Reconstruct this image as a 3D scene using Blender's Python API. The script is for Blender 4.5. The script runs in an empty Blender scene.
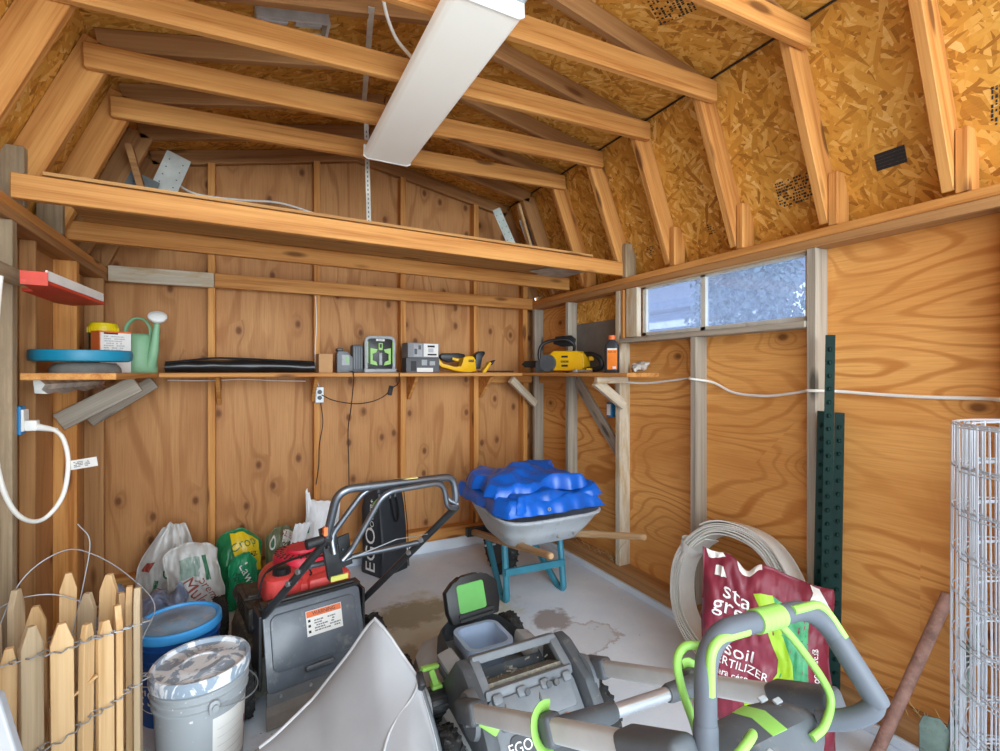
import bpy, bmesh, math, random
from mathutils import Vector, Matrix, noise, Euler
PI = math.pi
random.seed(7)
scene = bpy.context.scene
COL = scene.collection

# ---------------------------------------------------------------- camera, light, exposure
cam_d = bpy.data.cameras.new('camera')
cam_d.sensor_width = 36.0
cam_d.lens = 36.0 * 483.0 / 1000.0
cam_d.shift_y = -3.0 / 1000.0
cam_d.clip_start = 0.02
cam = bpy.data.objects.new('camera', cam_d)
COL.objects.link(cam)
cam.location = (0, 0, 1.40)
cam.rotation_euler = (PI / 2, 0, -math.atan2(250.0, 483.0))
scene.camera = cam

world = bpy.data.worlds.new('overcast_sky')
scene.world = world
world.use_nodes = True
wn = world.node_tree
bg = wn.nodes['Background']
bg.inputs['Color'].default_value = (0.80, 0.91, 1.0, 1)
bg.inputs['Strength'].default_value = 2.6

door_l = bpy.data.lights.new('doorway_daylight', 'AREA')
door_l.shape = 'RECTANGLE'
door_l.size, door_l.size_y = 4.0, 3.0
door_l.energy = 260.0
door_l.color = (0.86, 0.94, 1.0)
door_o = bpy.data.objects.new('doorway_daylight', door_l)
COL.objects.link(door_o)
door_o.location = (0.6, -4.5, 1.9)
door_o.rotation_euler = (PI / 2, 0, 0)

scene.view_settings.view_transform = 'Standard'
scene.view_settings.look = 'None'
scene.view_settings.gamma = 1.0
scene.view_settings.use_curve_mapping = False
scene.view_settings.exposure = 0.42

# ---------------------------------------------------------------- helpers
def V(*a):
    return Vector(a[0] if len(a) == 1 else a)

def lin(c):
    return tuple(((x / 255.0) / 12.92 if x / 255.0 <= 0.04045 else ((x / 255.0 + 0.055) / 1.055) ** 2.4) for x in c) + (1.0,)

class NT:
    """small wrapper to write node trees"""
    def __init__(s, name):
        s.m = bpy.data.materials.new(name)
        s.m.use_nodes = True
        s.t = s.m.node_tree
        s.p = s.t.nodes['Principled BSDF']
    def n(s, typ, **kw):
        nd = s.t.nodes.new(typ)
        for k, v in kw.items():
            setattr(nd, k, v)
        return nd
    def l(s, a, b):
        s.t.links.new(a, b)
    def put(s, sock, v):
        if hasattr(v, 'is_linked') or isinstance(v, bpy.types.NodeSocket):
            s.l(v, sock)
        else:
            sock.default_value = v
    def math(s, op, a, b=0.0, c=0.0):
        nd = s.n('ShaderNodeMath', operation=op)
        s.put(nd.inputs[0], a); s.put(nd.inputs[1], b); s.put(nd.inputs[2], c)
        return nd.outputs[0]
    def mix(s, f, a, b, mode='MIX'):
        nd = s.n('ShaderNodeMix', data_type='RGBA', blend_type=mode)
        s.put(nd.inputs[0], f); s.put(nd.inputs[6], a); s.put(nd.inputs[7], b)
        return nd.outputs[2]
    def coord(s, scale=(1, 1, 1), rot=(0, 0, 0), rnd=False, loc=(0, 0, 0)):
        tc = s.n('ShaderNodeTexCoord')
        src = tc.outputs['Object']
        if rnd:
            oi = s.n('ShaderNodeObjectInfo')
            mu = s.math('MULTIPLY', oi.outputs['Random'], 37.0)
            va = s.n('ShaderNodeVectorMath', operation='ADD')
            s.l(src, va.inputs[0]); s.l(mu, va.inputs[1])
            src = va.outputs[0]
        mp = s.n('ShaderNodeMapping')
        s.l(src, mp.inputs[0])
        mp.inputs['Location'].default_value = loc
        mp.inputs['Rotation'].default_value = rot
        mp.inputs['Scale'].default_value = scale
        return mp.outputs[0]
    def noise(s, vec, scale=5, detail=3, rough=0.5, dist=0.0):
        nd = s.n('ShaderNodeTexNoise')
        s.l(vec, nd.inputs['Vector'])
        nd.inputs['Scale'].default_value = scale
        nd.inputs['Detail'].default_value = detail
        nd.inputs['Roughness'].default_value = rough
        nd.inputs['Distortion'].default_value = dist
        return nd.outputs['Fac']
    def voro(s, vec, scale=5, feature='F1', rnd=1.0):
        nd = s.n('ShaderNodeTexVoronoi', feature=feature)
        s.l(vec, nd.inputs['Vector'])
        nd.inputs['Scale'].default_value = scale
        nd.inputs['Randomness'].default_value = rnd
        return nd
    def ramp(s, f, stops):
        nd = s.n('ShaderNodeValToRGB')
        s.put(nd.inputs[0], f)
        e = nd.color_ramp.elements
        while len(e) < len(stops):
            e.new(0.5)
        for i, (p, c) in enumerate(stops):
            e[i].position = p
            e[i].color = c
        return nd.outputs[0]
    def bump(s, h, strength=0.3, dist=0.01):
        nd = s.n('ShaderNodeBump')
        nd.inputs['Strength'].default_value = strength
        nd.inputs['Distance'].default_value = dist
        s.l(h, nd.inputs['Height'])
        s.l(nd.outputs[0], s.p.inputs['Normal'])

BW = lambda x: (x, x, x, 1)

def plain(name, c, rough=0.5, metal=0.0, var=0.12, vs=9.0, dirt=None, dirt_amt=0.5, bump=0.0, bs=60.0, spec=0.5, coat=0.0):
    t = NT(name)
    vec = t.coord(rnd=True)
    f = t.noise(vec, vs, 4, 0.6)
    base = lin(c)
    dark = tuple(x * (1 - var * 2.0) for x in base[:3]) + (1,)
    lite = tuple(min(1, x * (1 + var)) for x in base[:3]) + (1,)
    colr = t.ramp(f, [(0.3, dark), (0.7, lite)])
    if dirt:
        g = t.noise(vec, vs * 2.7, 5, 0.7)
        mask = t.ramp(g, [(0.62 - dirt_amt * 0.2, BW(0)), (0.78 - dirt_amt * 0.2, BW(1))])
        colr = t.mix(mask, colr, lin(dirt))
    t.l(colr, t.p.inputs['Base Color'])
    t.p.inputs['Roughness'].default_value = rough
    t.p.inputs['Metallic'].default_value = metal
    t.p.inputs['Specular IOR Level'].default_value = spec
    t.p.inputs['Coat Weight'].default_value = coat
    if bump:
        t.bump(t.noise(vec, bs, 3), bump, 0.004)
    return t.m

def wood(name, c1, c2, knot=(105, 62, 28), rough=0.62, grain=26.0, wear=None, knots=True):
    """sawn board: the grain runs along the object's own X"""
    t = NT(name)
    vec = t.coord((1.1, grain, grain), rnd=True)
    f = t.noise(vec, 1.0, 4, 0.6, 0.4)
    fine = t.noise(t.coord((3.0, grain * 6, grain * 6), rnd=True), 1.0, 2, 0.6)
    f2 = t.math('ADD', t.math('MULTIPLY', f, 0.75), t.math('MULTIPLY', fine, 0.25))
    colr = t.ramp(f2, [(0.36, lin(c2)), (0.50, lin(tuple((a * 2 + b) / 3 for a, b in zip(c1, c2)))), (0.62, lin(c1))])
    big = t.noise(t.coord((0.8, 3, 3), rnd=True), 1.0, 2)
    colr = t.mix(t.math('MULTIPLY', big, 0.35), colr, lin(tuple(x * 0.82 for x in c2)))
    if knots:
        kv = t.voro(t.coord((2.3, 9, 9), rnd=True), 1.0)
        sel = t.n('ShaderNodeSeparateColor')
        t.l(kv.outputs['Color'], sel.inputs[0])
        on = t.math('GREATER_THAN', sel.outputs[0], 0.35)
        k = t.ramp(kv.outputs['Distance'], [(0.11, BW(1)), (0.20, BW(0))])
        colr = t.mix(t.math('MULTIPLY', t.math('MULTIPLY', k, on), 0.85), colr, lin(knot))
    if wear:
        w = t.ramp(t.noise(t.coord((2.5, 12, 12), rnd=True), 1.6, 5, 0.7), [(0.45, BW(0)), (0.62, BW(1))])
        colr = t.mix(w, colr, lin(wear))
    t.l(colr, t.p.inputs['Base Color'])
    t.p.inputs['Roughness'].default_value = rough
    t.p.inputs['Specular IOR Level'].default_value = 0.25
    t.bump(f2, 0.25, 0.004)
    return t.m

def plywood(name, plane, along, c1, c2, knot=(92, 50, 24), rings=26.0, sc=(0.55, 2.3), kscale=1.6, kdens=0.5, kr=0.045, line=0.5):
    """veneer sheet lying in world plane 'YZ' or 'XZ'; grain along the first or second axis"""
    t = NT(name)
    tc = t.n('ShaderNodeTexCoord')
    sp = t.n('ShaderNodeSeparateXYZ')
    t.l(tc.outputs['Object'], sp.inputs[0])
    a = sp.outputs[1] if plane == 'YZ' else sp.outputs[0]
    b = sp.outputs[2]
    if along == 1:
        a, b = b, a
    def vec(sa, sb, oa=0.0):
        c = t.n('ShaderNodeCombineXYZ')
        t.l(t.math('MULTIPLY_ADD', a, sa, oa), c.inputs[0])
        t.l(t.math('MULTIPLY', b, sb), c.inputs[1])
        return c.outputs[0]
    kv = t.voro(vec(kscale * 0.8, kscale * 1.25, 3.7), 1.0)
    kv.voronoi_dimensions = '2D'
    sel = t.n('ShaderNodeSeparateColor')
    t.l(kv.outputs['Color'], sel.inputs[0])
    on = t.math('GREATER_THAN', sel.outputs[0], 1.0 - kdens)
    d = kv.outputs['Distance']
    bumpk = t.math('MULTIPLY', t.math('EXPONENT', t.math('MULTIPLY', d, -7.0)), on)
    h = t.noise(vec(sc[0], sc[1]), 1.0, 2.5, 0.45, 0.25)
    h = t.math('ADD', h, t.math('MULTIPLY', bumpk, 0.20))
    s = t.math('SINE', t.math('MULTIPLY', h, rings * 2 * PI))
    s = t.math('MULTIPLY_ADD', s, 0.5, 0.5)
    lines = t.ramp(s, [(0.70, BW(0)), (0.97, BW(1))])
    lines = t.math('MULTIPLY', lines, t.ramp(t.noise(vec(1.0, 2.0, 9.0), 1.2, 2), [(0.3, BW(0.15)), (0.65, BW(1))]))
    fine = t.noise(vec(4.0, 110.0), 1.0, 3, 0.65)
    colr = t.mix(t.ramp(t.noise(vec(0.9, 2.6, 5.0), 1.0, 3), [(0.3, BW(0)), (0.7, BW(1))]), lin(c1), lin(tuple((x + y) / 2 for x, y in zip(c1, c2))))
    colr = t.mix(t.math('MULTIPLY', lines, line), colr, lin(c2))
    colr = t.mix(t.math('MULTIPLY', t.ramp(fine, [(0.42, BW(0)), (0.72, BW(1))]), 0.45), colr, lin(c2))
    k = t.ramp(d, [(kr * 0.55, BW(1)), (kr * 1.4, BW(0))])
    colr = t.mix(t.math('MULTIPLY', t.math('MULTIPLY', k, on), 0.85), colr, lin(knot))
    halo = t.ramp(d, [(0.0, BW(0.5)), (kr * 4.5, BW(0))])
    colr = t.mix(t.math('MULTIPLY', t.math('MULTIPLY', halo, on), 0.7), colr, lin(tuple((x + y) / 2 for x, y in zip(c2, knot))))
    t.l(colr, t.p.inputs['Base Color'])
    t.p.inputs['Roughness'].default_value = 0.6
    t.p.inputs['Specular IOR Level'].default_value = 0.25
    t.bump(fine, 0.12, 0.003)
    return t.m

def osb(name, stretch_axis=0):
    t = NT(name)
    best = None
    tone = None
    for i, (ang, sx, sy, lo) in enumerate([(0.35, 13, 60, 1.3), (1.25, 12, 52, 4.1), (-0.65, 15, 70, 7.7), (2.1, 11, 46, 2.9), (-1.3, 16, 66, 5.5)]):
        v = t.coord((1, 1, 1), (0, 0, ang), loc=(lo, lo * 1.7, 0))
        m = t.n('ShaderNodeMapping'); t.l(v, m.inputs[0]); m.inputs['Scale'].default_value = (sx, sy, 1)
        vo = t.voro(m.outputs[0], 1.0)
        vo.voronoi_dimensions = '2D'
        sc = t.n('ShaderNodeSeparateColor'); t.l(vo.outputs['Color'], sc.inputs[0])
        pri, val = sc.outputs[0], sc.outputs[1]
        if best is None:
            best, tone = pri, val
        else:
            gt = t.math('GREATER_THAN', pri, best)
            mx = t.n('ShaderNodeMix', data_type='FLOAT')
            t.l(gt, mx.inputs[0]); t.l(tone, mx.inputs[2]); t.l(val, mx.inputs[3])
            tone = mx.outputs[0]
            best = t.math('MAXIMUM', pri, best)
    fine = t.noise(t.coord((30, 160, 1), (0, 0, 0.4)), 1.0, 2)
    tone2 = t.math('ADD', t.math('MULTIPLY', tone, 0.8), t.math('MULTIPLY', fine, 0.2))
    colr = t.ramp(tone2, [(0.05, lin((150, 94, 32))), (0.30, lin((198, 138, 54))), (0.62, lin((214, 156, 68))), (0.84, lin((226, 174, 92))), (0.97, lin((242, 206, 140)))])
    hole = t.ramp(t.noise(t.coord((26, 26, 1)), 1.0, 3), [(0.70, BW(0)), (0.78, BW(1))])
    colr = t.mix(t.math('MULTIPLY', hole, 0.7), colr, lin((98, 58, 24)))
    t.l(colr, t.p.inputs['Base Color'])
    t.p.inputs['Roughness'].default_value = 0.55
    t.p.inputs['Specular IOR Level'].default_value = 0.3
    t.bump(tone2, 0.2, 0.004)
    return t.m

# ------------- geometry
def link(o, parent=None):
    COL.objects.link(o)
    if parent is not None:
        o.parent = parent
    return o

def obj(name, bm, mat, parent=None, loc=(0, 0, 0), rot=(0, 0, 0), smooth=False, mats=None):
    me = bpy.data.meshes.new(name)
    bmesh.ops.recalc_face_normals(bm, faces=bm.faces)
    bm.to_mesh(me)
    bm.free()
    if smooth:
        me.polygons.foreach_set('use_smooth', [True] * len(me.polygons))
        if smooth != 'all':
            try:
                me.set_sharp_from_angle(angle=math.radians(38 if smooth is True else smooth))
            except Exception:
                pass
    for m in (mats or [mat]):
        me.materials.append(m)
    o = bpy.data.objects.new(name, me)
    o.location = loc
    o.rotation_euler = rot
    return link(o, parent)

def tag(o, label=None, cat=None, group=None, kind=None):
    if label: o['label'] = label
    if cat: o['category'] = cat
    if group: o['group'] = group
    if kind: o['kind'] = kind
    return o

def thing(name, label, cat, loc=(0, 0, 0), rotz=0.0, group=None):
    o = bpy.data.objects.new(name, None)
    o.empty_display_size = 0.05
    COL.objects.link(o)
    o.location = loc
    o.rotation_euler = (0, 0, rotz)
    return tag(o, label, cat, group)

def frame(o, x, y):
    """matrix with origin o, first axis x, second axis as near y as possible"""
    x = V(x).normalized()
    z = x.cross(V(y)).normalized()
    y = z.cross(x)
    m = Matrix((x, y, z)).transposed().to_4x4()
    m.translation = V(o)
    return m

def NB():
    return bmesh.new()

def box(bm, c, s, rot=None, bev=0.0, seg=2, mi=0):
    r = bmesh.ops.create_cube(bm, size=1.0)
    vs = r['verts']
    M = Matrix.Translation(V(c)) @ (Euler(rot).to_matrix().to_4x4() if rot else Matrix.Identity(4)) @ Matrix.Diagonal((s[0], s[1], s[2], 1))
    bmesh.ops.transform(bm, matrix=M, verts=vs)
    fs = {f for v in vs for f in v.link_faces}
    for f in fs: f.material_index = mi
    if bev > 0:
        es = list({e for v in vs for e in v.link_edges})
        bmesh.ops.bevel(bm, geom=es, offset=min(bev, min(s) * 0.45), segments=seg, affect='EDGES', profile=0.5)
    return bm

def quadbox(bm, a, b, th, upv):
    """bar from a to b; th=(width along side, height along upv)"""
    a, b = V(a), V(b)
    d = (b - a).normalized()
    s = d.cross(V(upv)).normalized()
    u = s.cross(d)
    vs = []
    for p in (a, b):
        for i, j in ((-1, -1), (1, -1), (1, 1), (-1, 1)):
            vs.append(bm.verts.new(p + s * (i * th[0] / 2) + u * (j * th[1] / 2)))
    for q in ((0, 1, 2, 3), (4, 5, 6, 7), (0, 1, 5, 4), (1, 2, 6, 5), (2, 3, 7, 6), (3, 0, 4, 7)):
        bm.faces.new([vs[i] for i in q])
    return bm

def cyl(bm, a, b, r0, r1=None, seg=20, caps=True):
    a, b = V(a), V(b)
    r1 = r0 if r1 is None else r1
    d = (b - a).normalized()
    h = V(0, 0, 1) if abs(d.z) < 0.9 else V(1, 0, 0)
    s = d.cross(h).normalized(); u = s.cross(d)
    R = []
    for p, r in ((a, r0), (b, r1)):
        R.append([bm.verts.new(p + (s * math.cos(2 * PI * k / seg) + u * math.sin(2 * PI * k / seg)) * r) for k in range(seg)])
    for k in range(seg):
        bm.faces.new((R[0][k], R[0][(k + 1) % seg], R[1][(k + 1) % seg], R[1][k]))
    if caps:
        bm.faces.new(R[0]); bm.faces.new(R[1])
    return bm

def lathe(bm, prof, seg=32, M=None, close=True):
    """prof: (r, z) list from bottom to top"""
    M = M or Matrix.Identity(4)
    R = []
    for r, z in prof:
        if r < 1e-6:
            R.append([bm.verts.new(M @ V(0, 0, z))])
        else:
            R.append([bm.verts.new(M @ V(r * math.cos(2 * PI * k / seg), r * math.sin(2 * PI * k / seg), z)) for k in range(seg)])
    for A, B in zip(R, R[1:]):
        for k in range(seg):
            k2 = (k + 1) % seg
            if len(A) == 1 and len(B) == 1: continue
            if len(A) == 1: bm.faces.new((A[0], B[k], B[k2]))
            elif len(B) == 1: bm.faces.new((A[k], A[k2], B[0]))
            else: bm.faces.new((A[k], A[k2], B[k2], B[k]))
    return bm

def smooth_path(pts, n=8, closed=False):
    P = [V(p) for p in pts]
    out = []
    m = len(P)
    rng = range(m) if closed else range(m - 1)
    for i in rng:
        p0 = P[(i - 1) % m] if (closed or i > 0) else P[i] * 2 - P[i + 1]
        p1 = P[i]; p2 = P[(i + 1) % m]
        p3 = P[(i + 2) % m] if (closed or i + 2 < m) else P[i + 1] * 2 - P[i]
        for k in range(n):
            t = k / n
            out.append(0.5 * ((2 * p1) + (p2 - p0) * t + (2 * p0 - 5 * p1 + 4 * p2 - p3) * t * t + (3 * p1 - p0 - 3 * p2 + p3) * t * t * t))
    if not closed:
        out.append(P[-1])
    return out

def fillet_path(pts, r, n=6, closed=False):
    """straight runs with rounded corners, as bent tube"""
    P = [V(p) for p in pts]
    out = []
    m = len(P)
    for i in range(m):
        if not closed and i in (0, m - 1):
            out.append(P[i]); continue
        a, b, c = P[(i - 1) % m], P[i], P[(i + 1) % m]
        rr = min(r, (a - b).length * 0.48, (c - b).length * 0.48)
        p = b + (a - b).normalized() * rr
        q = b + (c - b).normalized() * rr
        for k in range(n + 1):
            t = k / n
            out.append(p * (1 - t) ** 2 + b * 2 * t * (1 - t) + q * t * t)
    return out

def tube(bm, pts, r, seg=10, closed=False, caps=True, flat=None):
    """round (or flattened: flat=(a,b) half sizes) tube along points"""
    P = [V(p) for p in pts]
    m = len(P)
    T = []
    for i in range(m):
        a = P[(i - 1) % m] if (closed or i > 0) else P[i]
        b = P[(i + 1) % m] if (closed or i < m - 1) else P[i]
        d = (b - a)
        T.append(d.normalized() if d.length > 1e-9 else V(0, 0, 1))
    up = V(0, 0, 1) if abs(T[0].z) < 0.9 else V(1, 0, 0)
    N = (up - T[0] * up.dot(T[0])).normalized()
    R = []
    for i in range(m):
        N = (N - T[i] * N.dot(T[i]))
        N = N.normalized() if N.length > 1e-6 else V(1, 0, 0)
        B = T[i].cross(N)
        rr = r[i] if isinstance(r, (list, tuple)) else r
        fa, fb = flat if flat else (rr, rr)
        R.append([bm.verts.new(P[i] + N * (math.cos(2 * PI * k / seg) * fa) + B * (math.sin(2 * PI * k / seg) * fb)) for k in range(seg)])
    for i in range(m if closed else m - 1):
        A, B2 = R[i], R[(i + 1) % m]
        for k in range(seg):
            bm.faces.new((A[k], A[(k + 1) % seg], B2[(k + 1) % seg], B2[k]))
    if caps and not closed:
        bm.faces.new(R[0]); bm.faces.new(R[-1])
    return bm

def prism(bm, poly, th, M=None, bev=0.0):
    """2D polygon in XY extruded to z=th (local), then M"""
    M = M or Matrix.Identity(4)
    a = [bm.verts.new(M @ V(x, y, 0)) for x, y in poly]
    b = [bm.verts.new(M @ V(x, y, th)) for x, y in poly]
    n = len(poly)
    fs = [bm.faces.new(a), bm.faces.new(b)]
    for k in range(n):
        fs.append(bm.faces.new((a[k], a[(k + 1) % n], b[(k + 1) % n], b[k])))
    if bev:
        es = list({e for f in fs for e in f.edges})
        bmesh.ops.bevel(bm, geom=es, offset=bev, segments=2, affect='EDGES', profile=0.5)
    return bm

def rrect(w, h, r, n=5, cx=0, cy=0):
    out = []
    for (sx, sy, a0) in ((1, 1, 0), (-1, 1, PI / 2), (-1, -1, PI), (1, -1, 1.5 * PI)):
        for k in range(n + 1):
            a = a0 + (PI / 2) * k / n
            out.append((cx + sx * (w / 2 - r) + r * math.cos(a), cy + sy * (h / 2 - r) + r * math.sin(a)))
    return out

def loft(bm, rings, cap0=True, cap1=True):
    R = [[bm.verts.new(V(p)) for p in ring] for ring in rings]
    n = len(R[0])
    for A, B in zip(R, R[1:]):
        for k in range(n):
            bm.faces.new((A[k], A[(k + 1) % n], B[(k + 1) % n], B[k]))
    if cap0: bm.faces.new(R[0])
    if cap1: bm.faces.new(R[-1])
    return bm

def text_geo(s, size, align='CENTER'):
    cu = bpy.data.curves.new('lettering', 'FONT')
    cu.body = s
    cu.size = size
    cu.align_x = align
    cu.align_y = 'CENTER'
    cu.resolution_u = 3
    o = bpy.data.objects.new('lettering', cu)
    COL.objects.link(o)
    dg = bpy.context.evaluated_depsgraph_get()
    me = bpy.data.meshes.new_from_object(o.evaluated_get(dg))
    bpy.data.objects.remove(o)
    bpy.data.curves.remove(cu)
    return me

def lettering(s, size, mat, parent, M, name='lettering', align='CENTER', bold=0.0, surf=None, sx=1.0):
    me = text_geo(s, size, align)
    me.name = name
    bm = bmesh.new(); bm.from_mesh(me)
    bpy.data.meshes.remove(me)
    for v in bm.verts:
        v.co.x *= sx
    bmesh.ops.solidify(bm, geom=bm.faces[:], thickness=0.0006)
    for v in bm.verts:
        p = v.co.copy()
        v.co = surf(p) if surf else M @ p
    return obj(name, bm, mat, parent)
# ---------------------------------------------------------------- materials
W_FIR = wood('fir_framing', (226, 166, 96), (180, 114, 54))
W_PALE = wood('pale_pine', (222, 186, 136), (190, 148, 98), knot=(150, 100, 56))
W_OLD = wood('weathered_grey_lumber', (188, 168, 138), (142, 122, 94), knot=(80, 70, 60), wear=(150, 132, 108))
W_GREY = wood('grey_lumber', (188, 178, 162), (144, 134, 120), knot=(70, 66, 60))
W_WHITE = wood('chalky_white_painted_wood', (226, 216, 196), (198, 186, 164), wear=(190, 166, 130))
W_BROWN = wood('brown_fir', (190, 142, 92), (152, 106, 64))
W_PICKET = wood('cedar_picket', (228, 194, 146), (200, 158, 108), knot=(176, 124, 70), grain=34)
W_PICKET_OLD = wood('greyed_picket', (196, 174, 142), (160, 138, 108), knot=(120, 92, 62), grain=34)
W_HANDLE = wood('ash_handle', (206, 172, 132), (176, 138, 98), grain=40, knots=False)
W_ROUGH = wood('rough_plywood', (206, 158, 98), (158, 110, 62), grain=40)
PLY_R = plywood('fir_plywood_sideways', 'YZ', 0, (238, 178, 104), (186, 114, 50), rings=24, sc=(0.55, 1.7), kscale=1.9, kdens=0.40, kr=0.038, line=0.8)
PLY_B = plywood('fir_plywood_upright', 'XZ', 1, (206, 154, 100), (158, 102, 56), rings=8, sc=(0.45, 3.2), kscale=4.4, kdens=0.6, kr=0.09, line=0.7)
PLY_L = plywood('fir_plywood_side', 'YZ', 1, (200, 148, 96), (160, 108, 62), rings=9, sc=(0.45, 2.6), kscale=2.4, kdens=0.4, kr=0.06, line=0.4)
OSB = osb('strand_board')

def concrete():
    t = NT('painted_concrete')
    v = t.coord()
    base = t.ramp(t.noise(v, 2.2, 5, 0.6), [(0.3, lin((206, 218, 232))), (0.7, lin((230, 238, 246)))])
    sp = t.ramp(t.noise(v, 60, 3, 0.7), [(0.6, BW(0)), (0.8, BW(1))])
    c = t.mix(t.math('MULTIPLY', sp, 0.25), base, lin((140, 146, 150)))
    def spot(cx, cy, rx, ry, edge, colr, c, amt, ring=False, ns=7.0):
        m = t.n('ShaderNodeMapping'); t.l(v, m.inputs[0])
        m.inputs['Location'].default_value = (-cx / rx, -cy / ry, 0)
        m.inputs['Scale'].default_value = (1 / rx, 1 / ry, 0)
        ln = t.n('ShaderNodeVectorMath', operation='LENGTH'); t.l(m.outputs[0], ln.inputs[0])
        d = t.math('ADD', ln.outputs['Value'], t.math('MULTIPLY', t.math('SUBTRACT', t.noise(v, ns, 5, 0.65), 0.5), 1.6))
        if ring:
            k = t.ramp(d, [(0.72, BW(0.25)), (0.86, BW(1)), (0.92, BW(0))])
        else:
            k = t.ramp(d, [(1 - edge, BW(1)), (1.0, BW(0))])
        return t.mix(t.math('MULTIPLY', k, amt), c, lin(colr))
    c = spot(0.95, 2.55, 0.52, 0.42, 0.35, (190, 188, 160), c, 0.8)
    c = spot(0.82, 2.72, 0.30, 0.16, 0.3, (140, 132, 108), c, 0.7, ns=12)
    c = spot(0.62, 2.30, 0.20, 0.16, 0.3, (132, 122, 98), c, 0.65, ns=12)
    c = spot(1.52, 2.30, 0.13, 0.12, 0.25, (150, 138, 132), c, 0.85, ns=9)
    c = spot(1.52, 2.06, 0.30, 0.16, 0.3, (160, 146, 138), c, 0.75, ring=True, ns=8)
    c = spot(0.10, 1.75, 0.25, 0.35, 0.5, (150, 146, 140), c, 0.6, ns=10)
    bits = t.voro(v, 26)
    sc = t.n('ShaderNodeSeparateColor'); t.l(bits.outputs['Color'], sc.inputs[0])
    bm_ = t.math('MULTIPLY', t.ramp(bits.outputs['Distance'], [(0.07, BW(1)), (0.11, BW(0))]), t.math('GREATER_THAN', sc.outputs[0], 0.86))
    c = t.mix(t.math('MULTIPLY', bm_, 0.6), c, lin((84, 76, 66)))
    t.l(c, t.p.inputs['Base Color'])
    t.p.inputs['Roughness'].default_value = 0.55
    t.bump(t.noise(v, 30, 4), 0.1, 0.003)
    return t.m
CONC = concrete()

M_CHROME = plain('brushed_steel_tube', (124, 130, 138), 0.3, 0.85, 0.1)
M_ALU = plain('aluminium', (196, 200, 204), 0.35, 0.8, 0.05)
M_GALV = plain('galvanised_sheet', (190, 198, 202), 0.42, 0.3, 0.2, 14)
M_WIRE = plain('galvanised_wire', (168, 172, 176), 0.45, 0.5, 0.08)
M_MESHW = plain('welded_wire', (192, 198, 206), 0.45, 0.35, 0.1)
M_BLACK = plain('black_plastic', (34, 36, 38), 0.42, 0, 0.15)
M_RUBBER = plain('tyre_rubber', (40, 41, 42), 0.85, 0, 0.2, 20, dirt=(110, 104, 94), dirt_amt=0.3, bump=0.3)
M_TUBEBLK = plain('black_painted_tube', (58, 60, 62), 0.4, 0.3, 0.2)
M_CHAR = plain('charcoal_plastic', (116, 121, 126), 0.5, 0, 0.1, 8, dirt=(128, 124, 114), dirt_amt=0.2)
M_CHAR2 = plain('dark_charcoal_plastic', (80, 85, 90), 0.5, 0, 0.1, 8, dirt=(110, 106, 98), dirt_amt=0.25)
M_GREYP = plain('grey_deck_plastic', (166, 171, 174), 0.5, 0, 0.08, 6, dirt=(120, 114, 100), dirt_amt=0.2)
M_GRIP = plain('grey_rubber_grip', (88, 94, 103), 0.5, 0, 0.05)
M_ARM = plain('grey_anodised_arm', (186, 187, 186), 0.45, 0.0, 0.06)
M_LIME = plain('lime_green_plastic', (142, 194, 90), 0.4, 0, 0.05)
M_GREENP = plain('green_panel', (100, 176, 88), 0.45, 0, 0.06)
M_TUB = plain('pale_blue_grey_plastic', (152, 170, 196), 0.45, 0, 0.05)
M_RED = plain('red_engine_plastic', (232, 80, 76), 0.42, 0, 0.1, 7, dirt=(150, 92, 78), dirt_amt=0.3)
M_RED2 = plain('crimson_recoil_cover', (222, 48, 74), 0.42, 0, 0.06)
M_ENGINE = plain('greasy_engine_metal', (72, 70, 66), 0.6, 0.3, 0.3, 16, dirt=(120, 112, 96), dirt_amt=0.4)
M_DECKD = plain('dirty_mower_deck', (92, 92, 84), 0.6, 0.1, 0.25, 12, dirt=(126, 120, 100), dirt_amt=0.6)
M_FLAP = plain('dusty_black_flap', (90, 97, 106), 0.32, 0, 0.2, 5, dirt=(128, 130, 128), dirt_amt=0.25)
M_SKIRT = plain('trailing_rubber_skirt', (128, 122, 116), 0.7, 0, 0.15, 8, dirt=(132, 126, 116), dirt_amt=0.3)
M_WHITEP = plain('white_plastic', (232, 232, 228), 0.45, 0, 0.04)
M_PAPER = plain('white_paper_label', (232, 231, 226), 0.6, 0, 0.03)
M_ORANGE = plain('orange_print', (226, 112, 56), 0.5, 0, 0.04)
M_INK = plain('black_ink', (36, 36, 38), 0.6, 0, 0.0)
M_INKG = plain('grey_ink', (120, 120, 120), 0.6, 0, 0.0)
M_WHITEINK = plain('white_ink', (240, 240, 238), 0.5, 0, 0.0)
M_REDINK = plain('red_ink', (186, 44, 44), 0.5, 0, 0.0)
M_BUCKETG = plain('grey_bucket_plastic', (162, 168, 172), 0.45, 0, 0.05, 5)
def splat(name, base, paint, amt=0.5, scale=7.0):
    t = NT(name)
    v = t.coord()
    c = lin(base)
    m = t.ramp(t.noise(v, scale, 4, 0.6, 1.2), [(0.56 - amt * 0.12, BW(0)), (0.60 - amt * 0.12, BW(1))])
    colr = t.mix(m, c, lin(paint))
    m2 = t.ramp(t.noise(v, scale * 5, 3, 0.7), [(0.66, BW(0)), (0.70, BW(1))])
    colr = t.mix(m2, colr, lin(paint))
    t.l(colr, t.p.inputs['Base Color'])
    t.p.inputs['Roughness'].default_value = 0.5
    return t.m
M_LIDG = splat('paint_splashed_grey_lid', (152, 168, 184), (232, 236, 240), 0.55, 9)
M_BUCKETSP = splat('paint_flecked_grey_bucket', (162, 168, 172), (222, 222, 220), -1.6, 8)
M_BLUEB = plain('navy_bucket_plastic', (28, 84, 158), 0.4, 0, 0.06)
M_BLUEL = plain('sky_blue_rim', (64, 156, 222), 0.45, 0, 0.05)
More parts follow.
